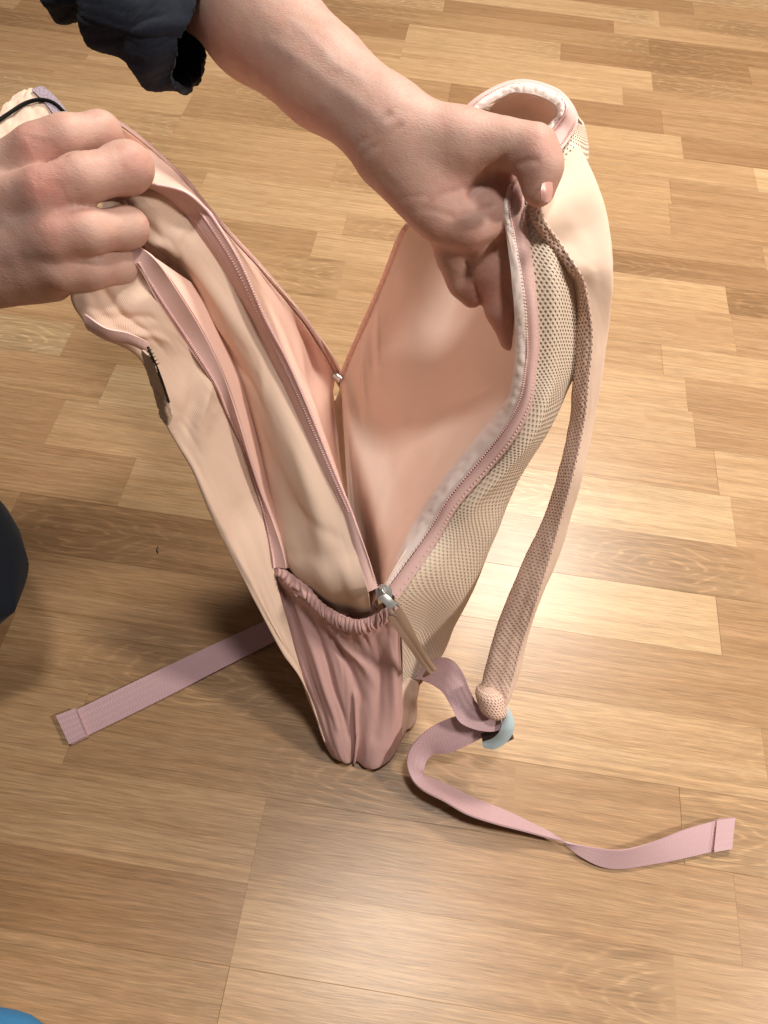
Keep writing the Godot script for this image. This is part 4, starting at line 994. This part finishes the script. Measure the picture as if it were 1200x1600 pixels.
	obj("pull_ribbon", band(moved(mixed(ra, rb, 0.1), Vector3(-0.001, -0.004, 0.0005)), moved(mixed(ra, rb, 1.22), Vector3(-0.001, -0.003, 0.001)), 60, 0.0012, 0.0004, 8), M.taupe, sl)
	obj("pull_ribbon", band([Vector3(0.0397, 0.1280, -0.2437), Vector3(0.0369, 0.1120, -0.2450), Vector3(0.0336, 0.1000, -0.2463)], [Vector3(0.0333, 0.1280, -0.2432), Vector3(0.0325, 0.1120, -0.2455), Vector3(0.0314, 0.1000, -0.2465)], 12, 0.0016, 0.0, 4), M.taupe, sl)
	obj("zip_slider", tube([Vector3(-0.0859, 0.2130, -0.4722), Vector3(-0.0827, 0.2120, -0.4706), Vector3(-0.0788, 0.2110, -0.4683)], 0.0035, 12, 8), M.metal, bag)


# ---------------------------------------------------------------- the person
func cap(a: Vector3, b: Vector3, ra: float, rb: float) -> Array:
	return [a, b, ra, rb]

func chain(points: Array, radii: Array) -> Array:
	var r := []
	for i in points.size() - 1: r.append(cap(points[i], points[i + 1], radii[i], radii[i + 1]))
	return r

func body_field(core: Array, limbs: Array, cell: float, k: float) -> Dictionary:
	# smooth union of the core with each limb, limbs kept apart from one another
	var lo := Vector3(9, 9, 9)
	var hi := -lo
	var all := core.duplicate()
	for l in limbs: all.append_array(l)
	for c in all:
		for e in 2:
			var r: Vector3 = Vector3.ONE * (c[2 + e] + 0.012)
			lo = lo.min(c[e] - r)
			hi = hi.max(c[e] + r)
	var n := Vector3i(((hi - lo) / cell).ceil()) + Vector3i.ONE
	var size := n.x * n.y * n.z
	var base := PackedFloat32Array()
	base.resize(size)
	add_caps(base, core, lo, n, cell, k)
	var val := PackedFloat32Array()
	val.resize(size)
	val.fill(0.05)
	if limbs.is_empty():
		for i in size:
			if base[i] > 0.0: val[i] = -log(base[i]) / k
	for l in limbs:
		var acc := base.duplicate()
		add_caps(acc, l, lo, n, cell, k)
		for i in size:
			if acc[i] > 0.0:
				var d := -log(acc[i]) / k
				if d < val[i]: val[i] = d
	return {"lo": lo, "n": n, "cell": cell, "val": val}

func add_caps(acc: PackedFloat32Array, caps: Array, lo: Vector3, n: Vector3i, cell: float, k: float):
	var margin := 4.6 / k
	for c in caps:
		var a: Vector3 = c[0]
		var b: Vector3 = c[1]
		var ra: float = c[2]
		var rb: float = c[3]
		var ba := b - a
		var l2 := maxf(ba.length_squared(), 1e-9)
		var r := maxf(ra, rb) + margin
		var p0 := Vector3i(((a.min(b) - Vector3.ONE * r - lo) / cell).floor()).clamp(Vector3i.ZERO, n - Vector3i.ONE)
		var p1 := Vector3i(((a.max(b) + Vector3.ONE * r - lo) / cell).ceil()).clamp(Vector3i.ZERO, n - Vector3i.ONE)
		for z in range(p0.z, p1.z + 1):
			for y in range(p0.y, p1.y + 1):
				var o := (z * n.y + y) * n.x
				var q := Vector3(lo.x + p0.x * cell, lo.y + y * cell, lo.z + z * cell) - a
				for x in range(p0.x, p1.x + 1):
					var t := clampf(q.dot(ba) / l2, 0.0, 1.0)
					var d := (q - ba * t).length() - lerpf(ra, rb, t)
					if d < margin: acc[o + x] += exp(-k * d)
					q.x += cell

func surface_net(f: Dictionary, V: PackedVector3Array, I: PackedInt32Array):
	var n: Vector3i = f.n
	var lo: Vector3 = f.lo
	var cell: float = f.cell
	var val: PackedFloat32Array = f.val
	var sy := n.x
	var sz := n.x * n.y
	var at := {}
	var corner := [0, 1, sy, sy + 1, sz, sz + 1, sz + sy, sz + sy + 1]
	var spot := [Vector3(0, 0, 0), Vector3(1, 0, 0), Vector3(0, 1, 0), Vector3(1, 1, 0), Vector3(0, 0, 1), Vector3(1, 0, 1), Vector3(0, 1, 1), Vector3(1, 1, 1)]
	var edges := [[0, 1], [2, 3], [4, 5], [6, 7], [0, 2], [1, 3], [4, 6], [5, 7], [0, 4], [1, 5], [2, 6], [3, 7]]
	for z in n.z - 1:
		for y in n.y - 1:
			var o := z * sz + y * sy
			for x in n.x - 1:
				var i := o + x
				if val[i] > 0.02: continue
				var inside := 0
				for c in corner:
					if val[i + c] < 0.0: inside += 1
				if inside == 0 or inside == 8: continue
				var sum := Vector3.ZERO
				var count := 0
				for e in edges:
					var a := val[i + corner[e[0]]]
					var b := val[i + corner[e[1]]]
					if (a < 0.0) != (b < 0.0):
						sum += (spot[e[0]] as Vector3).lerp(spot[e[1]], a / (a - b))
						count += 1
				at[i] = V.size()
				V.append(lo + (Vector3(x, y, z) + sum / count) * cell)
	for i in at:
		for ax in 3:
			var step: int = [1, sy, sz][ax]
			var s1: int = [sy, sz, 1][ax]
			var s2: int = [sz, 1, sy][ax]
			var a := val[i]
			var b := val[i + step]
			if (a < 0.0) == (b < 0.0): continue
			if not (at.has(i - s1) and at.has(i - s2) and at.has(i - s1 - s2)): continue
			var q := [at[i], at[i - s1], at[i - s1 - s2], at[i - s2]]
			if a < 0.0: I.append_array([q[0], q[2], q[1], q[0], q[3], q[2]])
			else: I.append_array([q[0], q[1], q[2], q[0], q[2], q[3]])

func smooth_normals(V: PackedVector3Array, I: PackedInt32Array) -> PackedVector3Array:
	var N := PackedVector3Array()
	N.resize(V.size())
	for t in range(0, I.size(), 3):
		var a := V[I[t]]
		var n := (V[I[t + 2]] - a).cross(V[I[t + 1]] - a)
		N[I[t]] += n
		N[I[t + 1]] += n
		N[I[t + 2]] += n
	for i in N.size(): N[i] = N[i].normalized()
	return N

func relax(V: PackedVector3Array, I: PackedInt32Array, from: int, rounds: int):
	for r in rounds:
		var s := PackedVector3Array()
		s.resize(V.size())
		var c := PackedInt32Array()
		c.resize(V.size())
		for t in range(0, I.size(), 3):
			for e in 3:
				var a := I[t + e]
				var b := I[t + (e + 1) % 3]
				s[a] += V[b]; c[a] += 1
				s[b] += V[a]; c[b] += 1
		var f := 0.5 if r % 2 == 0 else -0.35
		for i in range(from, V.size()):
			if c[i] > 0: V[i] = V[i].lerp(s[i] / c[i], f)

const SKIN_UP := Vector3(0.03, 0.835, 0.549)

func crease_depth(p: Vector3, creases: Array) -> float:
	# each crease: a polyline, its width, its depth
	var d := 0.0
	for c in creases:
		var line: Array = c[0]
		var best := 1.0
		for i in line.size() - 1:
			var a: Vector3 = line[i]
			var ab: Vector3 = line[i + 1] - a
			var t := clampf((p - a).dot(ab) / ab.length_squared(), 0.0, 1.0)
			var off := p - a - ab * t
			var deep := off.dot(SKIN_UP)
			if absf(deep) < 0.016: best = minf(best, (off - SKIN_UP * deep).length_squared())
		d += c[2] * exp(-best / (c[1] * c[1]))
	return d

func build_person():
	var who := thing("person", "person in dark clothes kneeling at the left, holding the bag open with both hands", "person")
	var V := PackedVector3Array()
	var I := PackedInt32Array()

	# lower hand: a fist closed on the cloth, back of the hand up
	var w0 := Vector3(-0.3277, 0.4143, -0.3438)
	var w1 := Vector3(-0.3279, 0.3982, -0.3284)
	var ki := Vector3(-0.2306, 0.4719, -0.3644)
	var km := Vector3(-0.2151, 0.4663, -0.3368)
	var kr := Vector3(-0.2108, 0.4502, -0.3236)
	var kp := Vector3(-0.2118, 0.4310, -0.3198)
	var core := [cap(w0, ki, .021, .0115), cap(w0, km, .021, .0125), cap(w1, kr, .021, .012), cap(w1, kp, .020, .0115), cap(Vector3(-0.2940, 0.4050, -0.3225), Vector3(-0.2244, 0.4175, -0.3240), .018, .0125), cap(Vector3(-0.2906, 0.4346, -0.3679), Vector3(-0.2349, 0.4454, -0.3640), .020, .016), cap(Vector3(-0.4624, 0.3557, -0.3282), w0, .036, .024), cap(Vector3(-0.4624, 0.3557, -0.3282), w1, .036, .024), cap(Vector3(-0.2553, 0.4450, -0.3857), Vector3(-0.2355, 0.4399, -0.4121), .016, .011)]
	var limbs := [
		chain([ki, Vector3(-0.2152, 0.4769, -0.3713), Vector3(-0.2036, 0.4711, -0.3886), Vector3(-0.2122, 0.4519, -0.4099), Vector3(-0.2369, 0.4354, -0.4124)], [.0105, .0098, .0096, .0088, .008]),
		chain([km, Vector3(-0.1980, 0.4713, -0.3456), Vector3(-0.1805, 0.4683, -0.3639), Vector3(-0.1955, 0.4431, -0.3866), Vector3(-0.2244, 0.4283, -0.3950)], [.0118, .0112, .0120, .0096, .008]),
		chain([kr, Vector3(-0.1933, 0.4519, -0.3273), Vector3(-0.1810, 0.4425, -0.3464), Vector3(-0.1975, 0.4228, -0.3665), Vector3(-0.2256, 0.4129, -0.3753)], [.0108, .0098, .0100, .0088, .008]),
		chain([kp, Vector3(-0.1961, 0.4306, -0.3237), Vector3(-0.1869, 0.4225, -0.3375), Vector3(-0.2018, 0.4060, -0.3553), Vector3(-0.2256, 0.4006, -0.3602)], [.0100, .0090, .0090, .0080, .0074])]
	surface_net(body_field(core, limbs, 0.0018, 290.0), V, I)
	var parted := V.size()

	# upper hand: palm to the viewer, thumb over the zip, fingers behind it
	var wrist := Vector3(-0.0505, 0.4686, -0.4398)
	var mi := Vector3(0.0330, 0.4377, -0.4325)
	var mm := Vector3(0.0248, 0.4316, -0.4153)
	var mr := Vector3(0.0115, 0.4290, -0.4070)
	var mp := Vector3(-0.0079, 0.4329, -0.4062)
	core = [cap(Vector3(-0.2327, 0.5014, -0.6188), Vector3(-0.1856, 0.4911, -0.5659), .045, .042), cap(Vector3(-0.1856, 0.4911, -0.5659), Vector3(-0.1400, 0.4854, -0.5090), .042, .0355), cap(Vector3(-0.1400, 0.4854, -0.5090), Vector3(-0.0910, 0.4766, -0.4659), .0355, .0278), cap(Vector3(-0.0910, 0.4766, -0.4659), wrist, .0275, .0245),
		cap(wrist, Vector3(-0.0231, 0.4523, -0.4258), .0235, .0185), cap(Vector3(-0.0418, 0.4589, -0.4310), mp, .0185, .0105), cap(Vector3(-0.0403, 0.4605, -0.4335), mr, .0175, .0112), cap(Vector3(-0.0370, 0.4628, -0.4372), mm, .0165, .0115), cap(Vector3(-0.0335, 0.4640, -0.4393), mi, .0165, .0115),
		cap(Vector3(-0.0441, 0.4532, -0.4276), Vector3(-0.0181, 0.4388, -0.4109), .0168, .0140), cap(Vector3(-0.0363, 0.4683, -0.4347), Vector3(-0.0039, 0.4681, -0.4310), .0185, .0165), cap(Vector3(-0.0039, 0.4681, -0.4310), Vector3(0.0099, 0.4682, -0.4300), .0165, .0145), cap(mp, mr, .0100, .0104), cap(mr, mi, .0104, .0108)]
	limbs = [
		chain([Vector3(0.0071, 0.4684, -0.4303), Vector3(0.0243, 0.4728, -0.4270), Vector3(0.0401, 0.4762, -0.4222), Vector3(0.0451, 0.4699, -0.4130), Vector3(0.0463, 0.4607, -0.4045)], [.0142, .0112, .0100, .0104, .0086]),
		chain([Vector3(-0.0068, 0.4244, -0.4134), Vector3(0.0025, 0.4060, -0.4079), Vector3(0.0120, 0.3908, -0.4035), Vector3(0.0200, 0.3809, -0.4017)], [.0088, .0082, .0079, .0072]),
		chain([Vector3(0.0129, 0.4215, -0.4139), Vector3(0.0257, 0.4014, -0.4059), Vector3(0.0399, 0.3784, -0.3973), Vector3(0.0503, 0.3592, -0.3906)], [.0094, .0090, .0086, .0078]),
		chain([Vector3(0.0282, 0.4238, -0.4219), Vector3(0.0396, 0.4051, -0.4106), Vector3(0.0478, 0.3885, -0.4041), Vector3(0.0528, 0.3752, -0.3986)], [.0094, .0088, .0084, .0078]),
		chain([mi, Vector3(0.0498, 0.4221, -0.4389), Vector3(0.0555, 0.4211, -0.4505), Vector3(0.0552, 0.4250, -0.4600)], [.0112, .0102, .0094, .0084])]
	surface_net(body_field(core, limbs, 0.0019, 260.0), V, I)
	relax(V, I, 0, 4)
	var N := smooth_normals(V, I)

	# creases and tendons
	var cut := [
		[[Vector3(-0.2204, 0.4762, -0.3444), Vector3(-0.2043, 0.4807, -0.3467), Vector3(-0.1941, 0.4797, -0.3603)], .0022, .0011],
		[[Vector3(-0.0253, 0.4425, -0.3870), Vector3(-0.0092, 0.4573, -0.3978), Vector3(0.0088, 0.4558, -0.4093), Vector3(0.0267, 0.4575, -0.4222)], .0022, .0016],
		[[Vector3(0.0075, 0.4536, -0.4059), Vector3(0.0156, 0.4636, -0.4126), Vector3(0.0226, 0.4653, -0.4154)], .0020, .0022],
		[[Vector3(-0.0191, 0.4515, -0.3919), Vector3(0.0002, 0.4459, -0.3938), Vector3(0.0220, 0.4455, -0.4073)], .0018, .0009],
		[[Vector3(-0.0045, 0.4287, -0.3854), Vector3(0.0148, 0.4267, -0.3891), Vector3(0.0367, 0.4303, -0.4032)], .0022, .0020],
		[[Vector3(-0.0645, 0.4598, -0.4201), Vector3(-0.0548, 0.4770, -0.4103), Vector3(-0.0445, 0.4851, -0.4196)], .0016, .0008],
		[[Vector3(-0.0608, 0.4575, -0.4167), Vector3(-0.0482, 0.4734, -0.4089), Vector3(-0.0375, 0.4822, -0.4157)], .0016, .0008],
		[[Vector3(0.0269, 0.4721, -0.4079), Vector3(0.0340, 0.4766, -0.4061), Vector3(0.0404, 0.4806, -0.4034)], .0016, .0012],
		[[Vector3(-0.0485, 0.4539, -0.4121), Vector3(-0.0311, 0.4545, -0.3959), Vector3(-0.0171, 0.4565, -0.3960)], .0016, .0006],
		[[Vector3(-0.0080, 0.4718, -0.4054), Vector3(0.0046, 0.4613, -0.4048)], .0016, .0007]]
	for k in 5:
		cut.append([[Vector3(-0.2283, 0.4828, -0.3574) + Vector3(0.0028, 0, 0) * k, Vector3(-0.2215, 0.4777, -0.3465) + Vector3(0.0028, 0, 0) * k], .0009, .0005])
		cut.append([[Vector3(-0.2148, 0.4768, -0.3310) + Vector3(0.0028, 0, 0) * k, Vector3(-0.2105, 0.4704, -0.3215) + Vector3(0.0028, 0, 0) * k], .0009, .0005])
		cut.append([[Vector3(-0.1824, 0.4796, -0.3609) + Vector3(0.0026, 0, 0) * k, Vector3(-0.1763, 0.4742, -0.3495) + Vector3(0.0026, 0, 0) * k], .0008, .0004])
	var lump := noise(61, 55.0, 3)
	var tone := noise(63, 60.0, 3)
	var patchy := noise(64, 210.0, 2)
	var blush := [[Vector3(-0.2260, 0.4787, -0.3569), .014, 1.0], [Vector3(-0.2100, 0.4735, -0.3281), .015, 1.15], [Vector3(-0.2056, 0.4564, -0.3151), .012, 0.6], [Vector3(-0.1744, 0.4756, -0.3572), .009, 0.8], [Vector3(-0.1964, 0.4764, -0.3825), .008, 0.35], [Vector3(0.0435, 0.4816, -0.4125), .010, 0.6], [Vector3(0.0328, 0.4448, -0.4250), .022, 0.5], [Vector3(-0.0039, 0.4425, -0.4010), .03, 0.35], [Vector3(0.0220, 0.3869, -0.3963), .012, 0.8], [Vector3(0.0475, 0.3678, -0.3871), .016, 0.8], [Vector3(0.0307, 0.3991, -0.3973), .025, 0.55], [Vector3(0.0473, 0.4635, -0.3998), .010, 0.4], [Vector3(-0.2195, 0.4329, -0.3148), .02, 0.3]]
	var veins := [
		[[Vector3(-0.1212, 0.4991, -0.4582), Vector3(-0.0948, 0.4974, -0.4389), Vector3(-0.0688, 0.4887, -0.4273), Vector3(-0.0465, 0.4798, -0.4152)], .0032, 1.0],
		[[Vector3(-0.1097, 0.5049, -0.4677), Vector3(-0.0807, 0.4991, -0.4425), Vector3(-0.0630, 0.4941, -0.4358)], .0030, 1.0],
		[[Vector3(-0.0864, 0.4804, -0.4318), Vector3(-0.0685, 0.4807, -0.4151), Vector3(-0.0536, 0.4724, -0.4035)], .0030, 1.0],
		[[Vector3(-0.2496, 0.4551, -0.3286), Vector3(-0.2292, 0.4586, -0.3169), Vector3(-0.2166, 0.4620, -0.3230)], .0030, 1.0],
		[[Vector3(-0.2460, 0.4418, -0.3086), Vector3(-0.2238, 0.4514, -0.3063), Vector3(-0.2069, 0.4513, -0.3073)], .0030, 1.0]]
	var C := PackedColorArray()
	C.resize(V.size())
	var fair := Color(0.50, 0.318, 0.258)
	var rosy := Color(0.46, 0.185, 0.150)
	for i in V.size():
		var p := V[i]
		var q := p - N[i] * 0.0
		var ve := crease_depth(q, veins)
		var d := 0.00045 * ve - crease_depth(q, cut) + 0.00035 * lump.get_noise_3dv(p)
		V[i] = p + N[i] * d
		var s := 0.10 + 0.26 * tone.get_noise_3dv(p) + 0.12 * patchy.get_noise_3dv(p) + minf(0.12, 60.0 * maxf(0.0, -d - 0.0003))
		for b in blush:
			var w: float = (p - b[0]).length_squared() / (b[1] * b[1])
			if w < 6.0: s += 0.55 * b[2] * exp(-w)
		C[i] = fair.lerp(rosy, clampf(s, 0.0, 0.85)).lerp(Color(0.40, 0.30, 0.27), 0.35 * ve)
	N = smooth_normals(V, I)
	obj("body", mesh_of(V, N, PackedVector2Array(), C, I), M.skin, who)
	# thumb nail
	obj("thumb_nail", sheet(loft([
		[Vector3(0.0448, 0.4758, -0.3883), Vector3(0.0480, 0.4754, -0.3914), Vector3(0.0512, 0.4718, -0.3971)],
		[Vector3(0.0449, 0.4727, -0.3853), Vector3(0.0488, 0.4722, -0.3876), Vector3(0.0523, 0.4688, -0.3935)],
		[Vector3(0.0466, 0.4684, -0.3844), Vector3(0.0500, 0.4674, -0.3849), Vector3(0.0524, 0.4656, -0.3905)]], 10, 10), 0.0008), M.nail, who)

	# sleeve of the upper arm: a wide fleece cuff hanging open round the forearm
	var ring0 := [Vector3(-0.1671, 0.5138, -0.4922), Vector3(-0.1679, 0.5029, -0.4647), Vector3(-0.1730, 0.4968, -0.4514), Vector3(-0.1765, 0.4856, -0.4487), Vector3(-0.1830, 0.4714, -0.4487), Vector3(-0.1804, 0.4593, -0.4595), Vector3(-0.1799, 0.4499, -0.4890), Vector3(-0.1828, 0.4501, -0.5183), Vector3(-0.1927, 0.4523, -0.5720), Vector3(-0.1657, 0.4716, -0.6030), Vector3(-0.1337, 0.5088, -0.5523), Vector3(-0.1449, 0.5200, -0.5176)]
	var ring1 := [Vector3(-0.1978, 0.5184, -0.4974), Vector3(-0.1897, 0.5106, -0.4605), Vector3(-0.1981, 0.5010, -0.4454), Vector3(-0.2054, 0.4924, -0.4464), Vector3(-0.2095, 0.4775, -0.4526), Vector3(-0.2072, 0.4595, -0.4728), Vector3(-0.2070, 0.4465, -0.5076), Vector3(-0.2094, 0.4486, -0.5472), Vector3(-0.2128, 0.4568, -0.5960), Vector3(-0.1981, 0.4716, -0.6375), Vector3(-0.1711, 0.5077, -0.5849), Vector3(-0.1823, 0.5217, -0.5398)]
	var ring2 := [Vector3(-0.2187, 0.5257, -0.5072), Vector3(-0.2164, 0.5164, -0.4714), Vector3(-0.2261, 0.5068, -0.4598), Vector3(-0.2384, 0.4974, -0.4629), Vector3(-0.2436, 0.4820, -0.4756), Vector3(-0.2474, 0.4698, -0.5042), Vector3(-0.2505, 0.4562, -0.5380), Vector3(-0.2491, 0.4569, -0.5756), Vector3(-0.2484, 0.4636, -0.6223), Vector3(-0.2345, 0.4828, -0.6524), Vector3(-0.2117, 0.5098, -0.6219), Vector3(-0.2152, 0.5286, -0.5592)]
	var ring3 := [Vector3(-0.2519, 0.5365, -0.5216), Vector3(-0.2450, 0.5271, -0.4859), Vector3(-0.2504, 0.5149, -0.4742), Vector3(-0.2620, 0.5018, -0.4791), Vector3(-0.2664, 0.4863, -0.4918), Vector3(-0.2725, 0.4728, -0.5255), Vector3(-0.2756, 0.4671, -0.5531), Vector3(-0.2855, 0.4659, -0.6053), Vector3(-0.2808, 0.4777, -0.6418), Vector3(-0.2669, 0.4969, -0.6719), Vector3(-0.2462, 0.5226, -0.6394), Vector3(-0.2464, 0.5402, -0.5750)]
	var ring4 := [Vector3(-0.3110, 0.5555, -0.5760), Vector3(-0.3047, 0.5462, -0.5442), Vector3(-0.3129, 0.5336, -0.5427), Vector3(-0.3179, 0.5231, -0.5445), Vector3(-0.3260, 0.5104, -0.5612), Vector3(-0.3371, 0.4982, -0.5965), Vector3(-0.3377, 0.4954, -0.6288), Vector3(-0.3435, 0.4981, -0.6690), Vector3(-0.3329, 0.5119, -0.6906), Vector3(-0.3277, 0.5280, -0.7154), Vector3(-0.3114, 0.5510, -0.6786), Vector3(-0.3078, 0.5628, -0.6239)]
	var fz := noise(71, 1.0, 3)
	var fuzz := noise(73, 1.0, 2)
	var sl := loft([ring0, ring1, ring2, ring3, ring4], 120, 90, func(u: float, v: float):
		var d := 0.0028 * fz.get_noise_2d(cos(u * TAU) * 1.6 + v * 3.0, sin(u * TAU) * 1.6)
		d += 0.004 * sin(v * 22.0 + 2.0 * sin(u * TAU)) * exp(-pow((u - 0.28) / 0.18, 2.0))
		return d + 0.0006 * fuzz.get_noise_2d(u * 150.0, v * 90.0), true)
	for i in 121:
		var s: int = i % 120
		sl[0][i] = sl[0][i] + Vector3(0.0016, -0.0006, 0.001) * fuzz.get_noise_2d(s * 2.1, 0.0) * 0.9
	obj("sleeve", sheet(sl, 0.0035), M.fleece, who)
	# sleeve of the lower arm, pushed up to the elbow
	var cuff := []
	var from := Vector3(-0.4135, 0.3735, -0.3310)
	var to := Vector3(-0.8600, 0.2036, -0.2910)
	var along := (to - from).normalized()
	var sd := along.cross(Vector3.UP).normalized()
	var uu := sd.cross(along)
	for k in 31:
		var t := k / 30.0
		var line := []
		for i in 49:
			var a := TAU * (i % 48) / 48.0
			var r := 0.050 + 0.02 * t + 0.0035 * sin(t * 34.0 + 1.5 * sin(a)) * (1.0 - 0.5 * t)
			line.append(from.lerp(to, t) + (sd * cos(a) + uu * sin(a)) * r)
		cuff.append(line)
	obj("sleeve", sheet(cuff, 0.0035), M.fleece, who)
	# kneeling leg: knee on the floor at the left edge
	var leg := []
	for k in 25:
		var t := k / 24.0
		var c := Vector3(-0.3599, 0.1767, -0.2443).lerp(Vector3(-0.7130, 0.2058, -0.3763), t * t * 0.4 + t * 0.6)
		var r := 0.071 * sqrt(clampf(1.0 - pow(1.0 - minf(t * 4.0, 1.0), 2.0), 0.003, 1.0)) * (1.0 + 0.35 * t)
		var ax := (Vector3(-0.7130, 0.2058, -0.3763) - Vector3(-0.3599, 0.1767, -0.2443)).normalized()
		var sx := ax.cross(Vector3.UP).normalized()
		var uy := sx.cross(ax)
		var line := []
		for i in 33:
			var a := TAU * (i % 32) / 32.0
			line.append(c + ax * (-0.071 * (1.0 - minf(t * 4.0, 1.0))) * 1.0 + (sx * cos(a) + uy * sin(a)) * r * (1.0 + 0.04 * sin(3.0 * a + t * 12.0)))
		leg.append(line)
	obj("trouser_leg", shell(leg), M.navy, who)


# ---------------------------------------------------------------- small things
func build_small_things():
	var cord := obj("hang_cord", tube([Vector3(-0.2692, 0.4671, -0.3756), Vector3(-0.2635, 0.4702, -0.3872), Vector3(-0.2583, 0.4722, -0.3944), Vector3(-0.2518, 0.4743, -0.4022), Vector3(-0.2445, 0.4754, -0.4055), Vector3(-0.2367, 0.4753, -0.4048), Vector3(-0.2292, 0.4741, -0.4000), Vector3(-0.2229, 0.4726, -0.3940), Vector3(-0.2178, 0.4709, -0.3869)], 0.0011, 60, 8), M.black_cord)
	tag(cord, "thin black elastic cord looped over the top corner of the backpack above the fist", "cord")
	# toe of a blue slipper at the lower left edge
	var slip := thing("slipper", "rounded toe of a blue slipper at the lower left edge of the floor", "slipper", Vector3(-0.2426, 0.0000, 0.0841))
	var toe := []
	for k in 21:
		var t := k / 20.0
		var a := t * PI
		var line := []
		for i in 33:
			var b := TAU * (i % 32) / 32.0
			var r := 0.058 * pow(sin(clampf(a, 0.04, PI - 0.04)), 0.6)
			line.append(Vector3(cos(b) * r, maxf(0.012, 0.030 + sin(b) * r * 0.45), -cos(a) * 0.10 + 0.05))
		toe.append(line)
	obj("upper", shell(toe), M.blue, slip)
	var sole := []
	for k in 21:
		var a := PI * k / 20.0
		var line := []
		for i in 25:
			var b := TAU * (i % 24) / 24.0
			var r := 0.050 * pow(sin(clampf(a, 0.04, PI - 0.04)), 0.6)
			line.append(Vector3(signf(cos(b)) * pow(absf(cos(b)), 0.3) * r, 0.007 + 0.0065 * signf(sin(b)) * pow(absf(sin(b)), 0.3), -cos(a) * 0.092 + 0.05))
		sole.append(line)
	obj("sole", shell(sole), M.navy, slip)
	var crumb := obj("crumb", tube([Vector3(-0.2639, 0.0010, -0.3858), Vector3(-0.2633, 0.0012, -0.3818), Vector3(-0.2612, 0.0010, -0.3774)], 0.0007, 8, 6, func(t: float): return 0.0007 * (0.4 + sin(PI * t))), M.dark_plastic)
	tag(crumb, "tiny dark crumb on the brown knotty strip left of the bag", "crumb")
